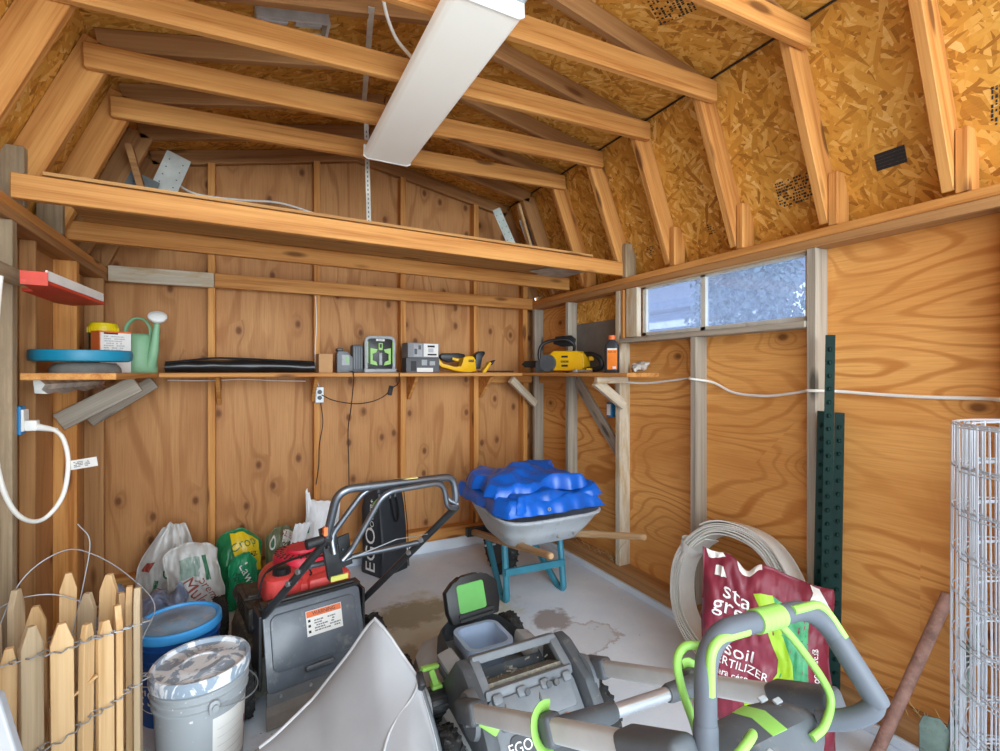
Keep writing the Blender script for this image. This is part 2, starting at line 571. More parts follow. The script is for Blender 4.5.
M_BLUETOP = plain('dusty_blue_lid', (142, 176, 206), 0.6, 0, 0.12, 10, dirt=(176, 182, 190), dirt_amt=0.5)
M_TARP = plain('blue_tarpaulin', (8, 102, 212), 0.32, 0, 0.12, 7, spec=0.6, bump=0.35, bs=22)
M_TRAY = plain('grey_wheelbarrow_tray', (200, 209, 217), 0.5, 0, 0.05, 5, dirt=(150, 156, 160), dirt_amt=0.2)
M_TEAL = plain('teal_painted_steel', (58, 134, 156), 0.42, 0.1, 0.08)
M_TPOST = plain('dark_green_steel', (3, 40, 34), 0.5, 0.0, 0.12, spec=0.2)
M_RUST = plain('rusty_pipe', (166, 128, 116), 0.75, 0.0, 0.25, 18, dirt=(178, 140, 122), dirt_amt=0.5, bump=0.3)
M_SHOVEL = plain('worn_green_steel', (108, 128, 120), 0.6, 0.0, 0.2, 14, dirt=(70, 76, 72), dirt_amt=0.4)
M_CORDW = plain('white_cord', (232, 230, 222), 0.5, 0, 0.03)
M_CORDB = plain('black_cord', (40, 38, 36), 0.55, 0, 0.05)
M_HOSE = plain('milky_tubing', (236, 236, 230), 0.5, 0, 0.06, 6)
M_BAGW = plain('grey_white_plastic_sack', (206, 206, 202), 0.4, 0, 0.1, 8, bump=0.5, bs=14)
M_BAGWHITE = plain('white_plastic_sack', (232, 234, 236), 0.4, 0, 0.05, 8, bump=0.3, bs=14)
M_BAGG = plain('green_plastic_sack', (36, 128, 78), 0.35, 0, 0.15, 8, bump=0.4, bs=16)
M_BAGY = plain('yellow_print', (236, 202, 34), 0.35, 0, 0.08, 8)
M_BAGO = plain('olive_plastic_sack', (112, 120, 88), 0.4, 0, 0.15, 8, bump=0.4, bs=16)
M_GRN = plain('green_print', (64, 124, 88), 0.45, 0, 0.05)
M_BRN = plain('brick_red_print', (158, 74, 62), 0.45, 0, 0.08)
M_MAROON = plain('maroon_plastic_sack', (132, 44, 62), 0.35, 0, 0.12, 6, bump=0.3, bs=10)
M_GRASSP = plain('turf_green_print', (68, 164, 108), 0.42, 0, 0.2, 24)
M_LIMEP = plain('lime_print', (166, 208, 48), 0.42, 0, 0.05)
M_LILAC = plain('bluish_clear_plastic_sheet', (134, 146, 172), 0.3, 0, 0.2, 9, bump=0.6, bs=16)
M_CLOTHB = plain('black_polyester', (46, 50, 56), 0.45, 0, 0.15, 8, bump=0.25, bs=10)
M_CLOTHG = plain('grey_nylon_bag', (150, 151, 154), 0.5, 0, 0.05, 5, spec=0.4)
M_CATG = plain('pale_green_plastic', (134, 182, 142), 0.5, 0, 0.05)
M_GREENB = plain('bright_green_plastic', (40, 150, 96), 0.45, 0, 0.05)
M_DKGREEN = plain('bottle_green_plastic', (34, 82, 58), 0.5, 0, 0.05)
M_YELLOW = plain('yellow_tool_plastic', (244, 190, 22), 0.42, 0, 0.05)
M_TEALP = plain('teal_plastic', (20, 134, 168), 0.45, 0, 0.06)
M_CARD = plain('cardboard', (190, 146, 100), 0.75, 0, 0.05)
M_ROLLB = plain('black_plastic_sheet', (36, 35, 36), 0.3, 0, 0.2, 6, bump=0.4, bs=8)
M_REDP = plain('red_plastic_sheet', (206, 58, 32), 0.5, 0, 0.12, 9)
M_BLUEBOX = plain('blue_outlet_box', (36, 128, 186), 0.45, 0, 0.05)
M_OILB = plain('black_bottle_plastic', (48, 52, 58), 0.4, 0, 0.05)
M_GREYBOX = plain('grey_carton', (120, 122, 126), 0.6, 0, 0.08)
M_CLEAR = plain('clear_crumpled_plastic', (206, 204, 196), 0.25, 0, 0.2, 20, bump=0.6, bs=30)
M_TIN = plain('shiny_foil_pan', (224, 224, 218), 0.25, 0.15, 0.15, 12, bump=0.4, bs=25)
M_DIRTB = plain('dry_clippings', (96, 86, 64), 0.9, 0, 0.3, 40, bump=0.6)
def diffuser():
    t = NT('milky_light_diffuser')
    t.p.inputs['Base Color'].default_value = lin((226, 226, 218))
    t.p.inputs['Roughness'].default_value = 0.35
    t.p.inputs['Emission Color'].default_value = (1.0, 0.98, 0.92, 1)
    t.p.inputs['Emission Strength'].default_value = 0.16
    return t.m
M_DIFF = diffuser()
def glass():
    t = NT('dusty_window_glass')
    out = t.t.nodes['Material Output']
    tr = t.n('ShaderNodeBsdfTransparent'); tr.inputs[0].default_value = (0.74, 0.80, 0.92, 1)
    df = t.n('ShaderNodeBsdfTranslucent'); df.inputs[0].default_value = lin((176, 188, 214))
    gl = t.n('ShaderNodeBsdfGlossy'); gl.inputs['Roughness'].default_value = 0.08
    m1 = t.n('ShaderNodeMixShader')
    f = t.noise(t.coord(), 24, 4, 0.7)
    t.l(t.ramp(f, [(0.35, BW(0.20)), (0.75, BW(0.34))]), m1.inputs[0])
    t.l(tr.outputs[0], m1.inputs[1]); t.l(df.outputs[0], m1.inputs[2])
    m2 = t.n('ShaderNodeMixShader'); m2.inputs[0].default_value = 0.05
    t.l(m1.outputs[0], m2.inputs[1]); t.l(gl.outputs[0], m2.inputs[2])
    t.l(m2.outputs[0], out.inputs['Surface'])
    return t.m
M_GLASS = glass()
# ---------------------------------------------------------------- the shed
def board(name, a, b, upv, w, h, mat, parent=None, bev=0.003):
    """sawn board from a to b, w thick across, h along upv; grain along its own X"""
    a, b = V(a), V(b)
    d = (b - a)
    L = d.length
    M = frame((a + b) / 2, d, V(upv).cross(d))
    bm = NB()
    box(bm, (0, 0, 0), (L, w, h), bev=bev, seg=1)
    me = bpy.data.meshes.new(name)
    bm.to_mesh(me); bm.free()
    me.materials.append(mat)
    o = bpy.data.objects.new(name, me)
    o.matrix_world = M
    link(o)
    if parent is not None:
        o.parent = parent
        o.matrix_local = M
    return o

TRIM = [0]
def trim(a, b, upv, w, h, mat):
    TRIM[0] += 1
    return tag(board('trim_%d' % TRIM[0], a, b, upv, w, h, mat), kind='structure')

def struct(name, bm, mat, parent=None, **k):
    return tag(obj(name, bm, mat, parent, **k), kind='structure')

XR, XL, YB = 2.24, -0.83, 3.67
# floor slab with its raised rim under the walls
bm = NB(); box(bm, (0.70, 1.55, -0.06), (3.5, 4.5, 0.12)); struct('floor', bm, CONC)
bm = NB(); box(bm, (0.70, 3.655, 0.0425), (3.3, 0.15, 0.085), bev=0.008); struct('curb_back', bm, CONC)
bm = NB(); box(bm, (2.20, 1.75, 0.02), (0.13, 3.7, 0.04), bev=0.006); struct('curb_right', bm, CONC)
M_GROUND = plain('gravel_ground', (190, 188, 182), 0.9, 0, 0.2, 12)
bm = NB(); box(bm, (2.0, 1.0, -0.17), (40, 40, 0.1)); struct('ground', bm, M_GROUND)

# right wall sheet around the window opening
WY0, WY1, WZ0, WZ1 = 1.262, 2.292, 1.625, 1.945
bm = NB()
for (y0, y1, z0, z1) in ((-0.1, WY0, 0.03, 2.02), (WY1, 3.69, 0.03, 2.02), (WY0, WY1, 0.03, WZ0), (WY0, WY1, WZ1, 2.02)):
    box(bm, (XR + 0.006, (y0 + y1) / 2, (z0 + z1) / 2), (0.012, y1 - y0, z1 - z0))
struct('wall_right', bm, PLY_R)
bm = NB()
prism(bm, [(XL - 0.02, 0.05), (XR + 0.02, 0.05), (XR + 0.02, 2.02), (1.97, 2.81), (0.70, 3.04), (-0.57, 2.76), (XL - 0.02, 2.02)], 0.012,
      Matrix(((1, 0, 0, 0), (0, 0, -1, YB + 0.012), (0, 1, 0, 0), (0, 0, 0, 1))))
struct('wall_back', bm, PLY_B)
bm = NB(); box(bm, (XL - 0.006, 1.8, 1.02), (0.012, 3.8, 2.0)); struct('wall_left', bm, PLY_L)

# gambrel roof boards
RB, RK, RT, LK, LB = (2.30, 1.98), (1.97, 2.81), (0.70, 3.04), (-0.57, 2.76), (-0.90, 1.98)
for (p, q, nm) in ((RB, RK, 'ceiling'), (RK, RT, 'ceiling'), (RT, LK, 'ceiling'), (LK, LB, 'ceiling')):
    a = V(p[0], 0, p[1]); b = V(q[0], 0, q[1])
    d = (b - a); L = d.length
    out = V(-d.z, 0, d.x).normalized()
    mid = (a + b) / 2
    if out.dot(mid - V(0.7, 0, 1.9)) < 0: out = -out
    M = frame(mid + V(0, 1.78, 0), V(0, 1, 0), d)
    if M.to_3x3().col[2].dot(out) < 0: M = frame(mid + V(0, 1.78, 0), V(0, 1, 0), -d)
    M.translation += out * 0.006
    bm = NB(); box(bm, (0, 0, 0.014), (3.82, L + 0.01, 0.04))
    o = struct(nm, bm, OSB)
    o.matrix_world = M
for x0, x1 in ((XR - 0.001, 2.33), (-0.93, XL + 0.001)):
    bm = NB(); box(bm, ((x0 + x1) / 2, 1.78, 2.015), (x1 - x0, 3.82, 0.008)); struct('ceiling_soffit', bm, OSB)
# black edge clips line along the knee, part of the roof
bm = NB(); quadbox(bm, (1.955, -0.05, 2.802), (1.955, 3.6, 2.802), (0.006, 0.008), (0, 0, 1))
struct('trim_seam', bm, M_INK)
# ink stamps on the roof boards
def stamp(M, w, h, rows, solid=False, seed=1):
    rnd = random.Random(seed)
    bm = NB()
    if solid:
        for k in range(5):
            z = -h / 2 + (k + 0.5) * h / 5
            x = -w / 2
            while x < w / 2:
                L = min(rnd.uniform(0.02, 0.06), w / 2 - x)
                if rnd.random() < 0.9:
                    prism(bm, [(x, z - h / 10 * 0.98), (x + L, z - h / 10 * 0.98), (x + L, z + h / 10 * 0.98), (x, z + h / 10 * 0.98)], 0.0006, M)
                x += L
    else:
        for k in range(rows):
            z = h / 2 - (k + 0.5) * h / rows
            x = -w / 2
            while x < w / 2:
                L = min(rnd.uniform(0.004, 0.014), w / 2 - x)
                if rnd.random() < 0.75:
                    q = h / rows * rnd.uniform(0.2, 0.36)
                    prism(bm, [(x, z - q), (x + L, z - q), (x + L, z + q), (x, z + q)], 0.0006, M)
                x += L + rnd.uniform(0.002, 0.005)
    return struct('ink_stamp', bm, M_INK)
def on_right_low(y, s, ang=0.0):
    """frame on the steep right roof board at depth y, s = 0 at foot, 1 at knee, facing inwards"""
    a = V(RB[0], y, RB[1]); b = V(RK[0], y, RK[1])
    up = (b - a).normalized(); n = V(-up.z, 0, up.x)
    x = V(0, -1, 0) * math.cos(ang) + up * math.sin(ang)
    return frame(a + (b - a) * s + n * 0.0012, x, n.cross(x))
def on_right_up(x, y, ang=0.0):
    a = V(RK[0], y, RK[1]); b = V(RT[0], y, RT[1])
    up = (b - a).normalized(); n = V(-up.z, 0, up.x)
    s = (x - RK[0]) / (RT[0] - RK[0])
    u = V(0, -1, 0) * math.cos(ang) + up * math.sin(ang)
    return frame(a + (b - a) * s + n * 0.0012, u, n.cross(u))
stamp(on_right_low(0.965, 0.30), 0.10, 0.065, 5, True, 3)
stamp(on_right_low(1.32, 0.30), 0.19, 0.12, 9, False, 4)
stamp(on_right_low(1.80, 0.24), 0.04, 0.06, 5, False, 5)
stamp(on_right_low(0.66, 0.36, 1.45), 0.12, 0.03, 3, False, 6)
stamp(on_right_up(1.52, 1.42, 1.2), 0.14, 0.16, 10, False, 7)
stamp(on_right_low(2.25, 0.22), 0.06, 0.06, 5, False, 8)

# plates and studs
for z in (1.957, 1.995):
    trim((2.195, -0.1, z - 0.001), (2.195, 3.668, z - 0.001), (0, 0, 1), 0.089, 0.037, W_FIR if z > 1.97 else W_BROWN)
    trim((-0.785, -0.1, z - 0.001), (-0.785, 3.668, z - 0.001), (0, 0, 1), 0.089, 0.037, W_FIR if z > 1.97 else W_BROWN)
trim((2.195, -0.1, 0.085), (2.195, 3.58, 0.085), (0, 0, 1), 0.089, 0.088, W_BROWN)
trim((-0.785, -0.1, 0.045), (-0.785, 3.58, 0.045), (0, 0, 1), 0.089, 0.088, W_BROWN)
trim((-0.83, 3.625, 0.131), (2.24, 3.625, 0.131), (0, 0, 1), 0.089, 0.09, W_FIR)
for y, m in ((3.53, W_GREY), (3.045, W_GREY), (2.47, W_WHITE), (1.86, W_GREY)):
    top = 1.60 if abs(y - 1.86) < 0.01 else 1.937
    trim((2.195, y, 0.13), (2.195, y, top), (0, 1, 0), 0.089, 0.045 if m is W_WHITE else 0.038, m)
trim((2.195, 1.234, 0.13), (2.195, 1.234, 1.937), (0, 1, 0), 0.089, 0.040, W_GREY)
trim((2.195, 0.62, 0.13), (2.195, 0.62, 1.937), (0, 1, 0), 0.089, 0.038, W_FIR)
trim((2.195, 2.425, 1.62), (2.195, 2.425, 1.937), (0, 1, 0), 0.089, 0.03, W_FIR)
for y, m in ((3.50, W_BROWN), (3.02, W_FIR), (2.31, W_OLD), (1.7, W_FIR)):
    trim((-0.785, y, 0.09), (-0.785, y, 1.937), (0, 1, 0), 0.089, 0.042, m)
trim((-0.80, 2.62, 0.09), (-0.80, 2.62, 1.937), (0, 1, 0), 0.05, 0.02, W_BROWN)
def roof_z(x):
    if x > 1.97: return RK[1] - (x - 1.97) * (RK[1] - RB[1]) / (RB[0] - RK[0])
    if x > 0.70: return RT[1] - (x - 0.70) * (RT[1] - RK[1]) / (RK[0] - RT[0])
    if x > -0.57: return RT[1] - (0.70 - x) * (RT[1] - LK[1]) / (RT[0] - LK[0])
    return LK[1] - (-0.57 - x) * (LK[1] - LB[1]) / (LK[0] - LB[0])
for x, m in ((-0.80, W_BROWN), (-0.218, W_FIR), (0.416, W_FIR), (1.031, W_FIR), (1.637, W_FIR), (2.10, W_FIR)):
    trim((x, 3.625, 0.176), (x, 3.625, roof_z(x) - 0.10), (0, 1, 0), 0.042, 0.089, m)
# header rail along the back studs
trim((-0.20, 3.56, 1.984), (2.148, 3.56, 1.984), (0, 0, 1), 0.037, 0.09, W_FIR)
tag(board('nailed_board', (-0.735, 3.56, 1.98), (-0.202, 3.56, 1.984), (0, 0, 1), 0.03, 0.092, W_WHITE),
    'short chalky white painted board nailed across the back wall studs in the corner', 'board')
# extra patches on the right wall
bm = NB(); box(bm, (2.2335, 2.76, 1.585), (0.011, 0.52, 0.36)); tag(obj('plywood_patch', bm, plain('grey_painted_plywood', (118, 112, 106), 0.6, 0, 0.1)),
    'dark grey painted plywood patch behind the chainsaw and oil bottle', 'panel')
bm = NB(); box(bm, (0, 0, 0), (0.52, 0.155, 0.01)); o = tag(obj('strand_board_patch', bm, OSB), 'strip of strand board above the dark grey patch', 'panel')
o.matrix_world = frame((2.234, 2.76, 1.845), (0, -1, 0), (0, 0, 1))

# roof trusses: rafters, short upright blocks on the plates, ties
TY = [0.72, 1.13, 1.56, 1.99, 2.39, 2.80]
def inset(p, q, d):
    a = V(p[0], 0, p[1]); b = V(q[0], 0, q[1])
    n = V(-(b - a).z, 0, (b - a).x).normalized()
    if n.dot(V(0.7, 0, 2.2) - (a + b) / 2) < 0: n = -n
    return a + n * d, b + n * d
tie_labels = {1.13: 'nearest ceiling joist in view, its end highest up on the right roof slope',
              1.56: 'ceiling joist crossing just behind the near end of the hanging light',
              1.99: 'ceiling joist crossing above the middle of the hanging light',
              2.39: 'ceiling joist crossing above the far half of the light, second from the back',
              2.80: 'farthest ceiling joist, just past the far end of the light'}
for i, y in enumerate(TY + [3.2, 3.58]):
    yr = y + 0.057
    back = y > 3.1
    mat = W_BROWN if back or i > 3 else W_FIR
    for (p, q) in ((RB, RK), (LB, LK)):
        a, b = inset(p, q, 0.0585)
        d = (b - a).normalized()
        # foot sits on the top plate
        a = a + d * ((2.016 - a.z) / d.z + 0.035)
        b = b - d * 0.03
        trim(a + V(0, yr, 0), b + V(0, yr, 0), (0, 1, 0), 0.115, 0.037, W_FIR if y < 3 else W_BROWN)
    for (p, q) in ((RK, RT), (LK, RT)):
        a, b = inset(p, q, 0.046)
        d = (b - a).normalized()
        trim(a + d * 0.02 + V(0, yr, 0), b - d * 0.012 + V(0, yr, 0), (0, 1, 0), 0.089, 0.037, W_BROWN)
    if not back:
        gm = W_OLD if abs(y - 2.39) < 0.02 else W_FIR
        trim((2.195, y + 0.018, 2.0145), (2.195, y + 0.018, 2.235), (0, 1, 0), 0.089, 0.036, gm)
        trim((-0.785, y + 0.018, 2.0145), (-0.785, y + 0.018, 2.235), (0, 1, 0), 0.089, 0.036, W_OLD)
    if y in tie_labels:
        o = board('ceiling_joist', (-0.575, y + 0.018, 2.632), (1.972, y + 0.018, 2.738), (0, 0, 1), 0.037, 0.098, W_FIR, bev=0.006)
        tag(o, tie_labels[y], 'joist', 'ceiling joists between the roof slopes')
board_b = board('loft_beam', (-0.745, 2.30, 2.058), (2.16, 2.44, 2.074), (0, 0, 1), 0.037, 0.088, W_FIR)
tag(board_b, 'front loft beam with reddish top edge and clear knots, spanning both walls', 'beam', 'loft beams across the back of the shed')
board_b = board('loft_beam', (-0.76, 2.92, 2.062), (2.16, 3.04, 2.072), (0, 0, 1), 0.037, 0.088, W_FIR)
tag(board_b, 'rear loft beam just in front of the back wall, carrying the loft panel', 'beam', 'loft beams across the back of the shed')
bm = NB(); box(bm, (0, 0, 0), (2.55, 0.70, 0.012))
o = obj('loft_sheet', bm, W_ROUGH); o.matrix_world = frame((0.60, 2.69, 2.119), (2.92, 0.13, 0.014), (0, 1, 0))
tag(o, 'rough dark plywood panel lying on the two loft beams', 'panel')

# window
win = bpy.data.objects.new('window_1', None); link(win); win.location = (2.21, 1.777, 1.785)
tag(win, kind='structure')
HW, HH = (WY1 - WY0) / 2 - 0.004, (WZ1 - WZ0) / 2 - 0.004
def wbar(bm, y0, y1, z0, z1, x=0.0, t=0.03):
    box(bm, (x, (y0 + y1) / 2, (z0 + z1) / 2), (t, abs(y1 - y0), abs(z1 - z0)), bev=0.002, seg=1)
M_FRAME = plain('pale_vinyl_frame', (206, 206, 198), 0.45, 0, 0.06, 9, dirt=(150, 146, 134), dirt_amt=0.2)
bm = NB()
wbar(bm, -HW, HW, HH - 0.022, HH); wbar(bm, -HW, HW, -HH, -HH + 0.022)
wbar(bm, -HW, -HW + 0.02, -HH, HH); wbar(bm, HW - 0.03, HW, -HH, HH); wbar(bm, -0.012 + 0.05, 0.022 + 0.05, -HH, HH)
struct('window_frame', bm, M_FRAME, win)
for (y0, y1) in ((-HW + 0.02, 0.038), (0.072, HW - 0.03)):
    bm = NB(); wbar(bm, y0, y1, -HH + 0.022, HH - 0.022, 0.004, 0.004); struct('pane', bm, M_GLASS, win)
trim((2.19, 1.255, 1.611), (2.19, 2.445, 1.606), (0, 0, 1), 0.10, 0.028, W_GREY)      # sill board
trim((2.17, 2.292 + 0.05, 1.625), (2.17, 2.292 + 0.05, 1.937), (0, 1, 0), 0.036, 0.10, W_WHITE)
trim((2.185, 1.256, 1.9355), (2.185, 2.29, 1.9355), (0, 0, 1), 0.06, 0.006, W_PALE)

# outside, seen through the dusty panes
bm = NB()
for k in range(22):
    box(bm, (7.0, 6.9, 0.07 + k * 0.125), (0.03, 5.0, 0.118), (0, 0.06, 0))
M_SIDING = plain('bluish_grey_siding', (120, 130, 150), 0.7, 0, 0.1)
ob = thing('outbuilding', 'grey boarded outbuilding seen through the left window pane', 'building', (7.0, 6.9, -0.12))
o = obj('wall', bm, M_SIDING, ob, loc=(-7.0, -6.9, 0.12))
bm = NB(); box(bm, (0, 0, 2.42), (0.10, 5.1, 0.12)); box(bm, (-0.05, 0, 0.05), (0.12, 5.0, 0.1)); obj('fascia', bm, M_WHITEP, ob)
bm = NB(); box(bm, (1.0, 0, 3.35), (2.6, 5.3, 0.06), (0, -0.55, 0)); obj('roof', bm, plain('grey_shingle', (112, 116, 128), 0.8), ob)
tr = thing('tree', 'dense bushy tree seen through the right window pane', 'tree', (5.6, 3.98, -0.12))
bm = NB(); cyl(bm, (0, 0, 0), (0.05, 0.02, 1.9), 0.13, 0.07, 12); obj('trunk', bm, W_OLD, tr)
M_LEAF = plain('dusty_green_leaves', (124, 142, 140), 0.7, 0, 0.35, 6)
bm = NB()
rnd = random.Random(5)
for k in range(5200):
    while True:
        p = V(rnd.uniform(-1, 1), rnd.uniform(-1, 1), rnd.uniform(-1, 1))
        if 0.3 < p.length < 1 + 0.25 * noise.noise(p * 2.2): break
    c = V(p.x * 0.8, p.y * 0.62, 2.32 + p.z * 0.98)
    n = V(rnd.gauss(0, 1), rnd.gauss(0, 1), rnd.gauss(0, 1)).normalized()
    t1 = n.orthogonal().normalized() * rnd.uniform(0.03, 0.06); t2 = n.cross(t1).normalized() * rnd.uniform(0.015, 0.03)
    bm.faces.new([bm.verts.new(c + t1), bm.verts.new(c + t2), bm.verts.new(c - t1), bm.verts.new(c - t2)])
obj('foliage', bm, M_LEAF, tr)
# ---------------------------------------------------------------- helpers for things
def mat_of(o):
    return Matrix.Translation(o.location) @ o.rotation_euler.to_matrix().to_4x4()
def L(root, *pts):
    inv = mat_of(root).inverted()
    r = [inv @ V(p) for p in pts]
    return r[0] if len(r) == 1 else r

def wheel(root, c, r, w, axis=(1, 0, 0), hubm=None, name='wheel', tread=14):
    """wheel part with a tyre and a hub; axis points outwards"""
    M = frame(c, V(0, 0, 1).cross(V(axis)), V(0, 0, 1))      # local z = axis
    if (M.to_3x3().col[2]).dot(V(axis)) < 0:
        M = frame(c, -V(0, 0, 1).cross(V(axis)), V(0, 0, 1))
    bm = NB()
    h = w / 2
    lathe(bm, [(r * 0.66, -h), (r * 0.93, -h), (r, -h * 0.6), (r, h * 0.6), (r * 0.93, h), (r * 0.66, h), (r * 0.66, -h)], 32, M)
    for k in range(tread):
        a = 2 * PI * k / tread
        for s in (-1, 1):
            p = M @ V(math.cos(a) * r, math.sin(a) * r, s * h * 0.35)
            q = M @ V(math.cos(a + 0.10) * r, math.sin(a + 0.10) * r, s * h * 0.9)
            quadbox(bm, p, q, (0.010, 0.010), V(p) - V(c))
    t = obj(name, bm, M_RUBBER, root, smooth=True)
    bm = NB()
    lathe(bm, [(0.0, -h * 0.9), (r * 0.66, -h * 0.9), (r * 0.68, 0), (r * 0.66, h * 0.9), (r * 0.55, h * 0.7), (r * 0.28, h * 0.75), (r * 0.22, h * 1.15), (0.0, h * 1.2)], 28, M)
    obj('hub', bm, hubm or M_GREYP, t, smooth=True)
    return t

# ---------------------------------------------------------------- petrol mower with red engine
pm = thing('petrol_mower', 'old petrol lawn mower with red engine, black rear flap and steel handlebars', 'lawn mower', (0.27, 2.19, 0), math.radians(10.5))
bm = NB()
def ring_deck(z, g):
    pts = []
    for (x, y) in ((-0.245, 0.06), (-0.25, 0.30), (-0.25, 0.58), (-0.20, 0.74), (-0.06, 0.80), (0.06, 0.80), (0.20, 0.74), (0.25, 0.58), (0.25, 0.30), (0.245, 0.06)):
        pts.append((x * g, 0.42 + (y - 0.42) * g, z))
    return pts
loft(bm, [ring_deck(0.07, 1.0), ring_deck(0.17, 1.0), ring_deck(0.215, 0.93), ring_deck(0.23, 0.72), ring_deck(0.25, 0.6)])
obj('deck', bm, M_DECKD, pm, smooth=True)
bm = NB()
lathe(bm, [(0.0, 0.24), (0.15, 0.24), (0.155, 0.33), (0.14, 0.36), (0, 0.36)], 24, Matrix.Translation((0, 0.40, 0)))
box(bm, (-0.15, 0.44, 0.31), (0.14, 0.16, 0.12), bev=0.01); box(bm, (-0.19, 0.30, 0.30), (0.09, 0.10, 0.11), bev=0.01)
for k in range(6): box(bm, (-0.155, 0.44, 0.27 + 0.018 * k), (0.16, 0.18, 0.006))
cyl(bm, (-0.20, 0.52, 0.30), (-0.20, 0.62, 0.30), 0.04)
obj('engine', bm, M_ENGINE, pm, smooth=True)
bm = NB()
def rr3(w, d, r, z, cx=0, cy=0):
    return [(x + cx, y + cy, z) for x, y in rrect(w, d, r, 6)]
loft(bm, [rr3(0.32, 0.34, 0.12, 0.335, 0.0, 0.36), rr3(0.33, 0.35, 0.13, 0.39, 0.0, 0.36), rr3(0.32, 0.34, 0.13, 0.43, 0.0, 0.365), rr3(0.28, 0.29, 0.12, 0.455, 0.0, 0.38), rr3(0.24, 0.24, 0.11, 0.463, 0.01, 0.39)])
loft(bm, [rr3(0.16, 0.14, 0.04, 0.40, -0.095, 0.25), rr3(0.15, 0.13, 0.04, 0.475, -0.095, 0.25), rr3(0.12, 0.10, 0.04, 0.485, -0.095, 0.25)])
box(bm, (0.10, 0.22, 0.40), (0.20, 0.10, 0.10), bev=0.02)
cowl = obj('engine_cowl', bm, M_RED, pm, smooth=True)
bm = NB()
M = Matrix.Translation((0.04, 0.42, 0.46))
lathe(bm, [(0.135, 0.0), (0.135, 0.035), (0.125, 0.05), (0.075, 0.058), (0.07, 0.07), (0.0, 0.072)], 40, M)
rc = obj('recoil_cover', bm, M_RED2, pm, smooth=True)
bm = NB()
for rad, n in ((0.095, 22), (0.118, 30)):
    for k in range(n):
        a = 2 * PI * k / n
        p = V(math.cos(a), math.sin(a), 0)
        quadbox(bm, M @ (p * (rad - 0.010) + V(0, 0, 0.0545 if rad < 0.1 else 0.0515)), M @ (p * (rad + 0.009) + V(0, 0, 0.0545 if rad < 0.1 else 0.0515)), (0.007, 0.004), (0, 0, 1))
obj('cooling_slots', bm, M_INK, rc)
bm = NB()
lathe(bm, [(0.0, 0.0), (0.034, 0.0), (0.036, 0.012), (0.036, 0.03), (0.028, 0.036), (0.0, 0.037)], 20, Matrix.Translation((-0.10, 0.24, 0.482)))
for k in range(14):
    a = 2 * PI * k / 14
    cyl(bm, (-0.10 + 0.036 * math.cos(a), 0.24 + 0.036 * math.sin(a), 0.486), (-0.10 + 0.036 * math.cos(a), 0.24 + 0.036 * math.sin(a), 0.51), 0.003, seg=6)
obj('fuel_cap', bm, M_BLACK, pm, smooth=True)
# discharge flap at the rear
FM = frame((-0.022, -0.045, 0.135), (1, 0, 0), (0, 0.10, 0.30))
bm = NB()
prism(bm, rrect(0.405, 0.31, 0.02, 4, 0, 0.152), 0.018, FM, bev=0.004)
prism(bm, rrect(0.355, 0.215, 0.03, 4, 0, 0.172), 0.012, FM @ Matrix.Translation((0, 0, 0.016)), bev=0.005)
flap = obj('rear_flap', bm, M_FLAP, pm, smooth=True)
bm = NB(); prism(bm, rrect(0.12, 0.022, 0.01, 4, 0.0, 0.045), 0.03, FM @ Matrix.Translation((0, 0, 0.014)), bev=0.005)
obj('pull_lip', bm, M_FLAP, flap, smooth=True)
bm = NB(); cyl(bm, (-0.20, 0.052, 0.447), (0.16, 0.052, 0.447), 0.007); quadbox(bm, (-0.225, 0.06, 0.44), (0.185, 0.06, 0.44), (0.06, 0.012), (0, 0, 1)); obj('hinge_rod', bm, M_TUBEBLK, flap, smooth=True)
LM = FM @ Matrix.Translation((0.035, 0.21, 0.0295))
bm = NB(); prism(bm, [(-0.075, -0.05), (0.075, -0.05), (0.075, 0.048), (-0.075, 0.048)], 0.001, LM); lab = obj('warning_label', bm, M_PAPER, pm)
bm = NB(); prism(bm, [(-0.073, 0.022), (0.073, 0.022), (0.073, 0.046), (-0.073, 0.046)], 0.0014, LM); obj('orange_band', bm, M_ORANGE, lab)
lettering('WARNING', 0.02, M_INK, lab, LM @ Matrix.Translation((0, 0.034, 0.0018)))
def fine_print(root, M, w, h, rows, mat, seed=1, name='fine_print', t=0.0004, fill=0.8):
    rnd = random.Random(seed)
    bm = NB()
    for k in range(rows):
        y = h / 2 - (k + 0.5) * h / rows
        x = -w / 2
        end = w / 2 * rnd.uniform(0.5, 1.0)
        while x < end - 0.001:
            l = min(rnd.uniform(0.03, 0.11) * w, end - x)
            if rnd.random() < fill:
                q = h / rows * 0.27
                prism(bm, [(x, y - q), (x + l, y - q), (x + l, y + q), (x, y + q)], t, M)
            x += l + 0.018 * w
    return obj(name, bm, mat, root)
fine_print(lab, LM @ Matrix.Translation((0.012, -0.014, 0.0012)), 0.11, 0.05, 5, M_INKG, 3)
bm = NB()
for z in (-0.034, -0.012, 0.008): prism(bm, [(-0.068, z - 0.004), (-0.058, z - 0.004), (-0.058, z + 0.006), (-0.068, z + 0.006)], 0.0014, LM)
obj('symbol', bm, M_INK, lab)
bm = NB(); quadbox(bm, (-0.225, -0.052, 0.115), (0.185, -0.052, 0.115), (0.008, 0.055), (0, 0, 1)); strip = obj('clamp_strip', bm, plain('dusty_steel_strip', (118, 120, 122), 0.5), pm)
for x in (-0.175, -0.06, 0.05, 0.15):
    bm = NB(); cyl(bm, (x, -0.054, 0.117), (x, -0.062, 0.117), 0.008, 0.006, 12); obj('rivet', bm, M_ALU, strip)
bm = NB()
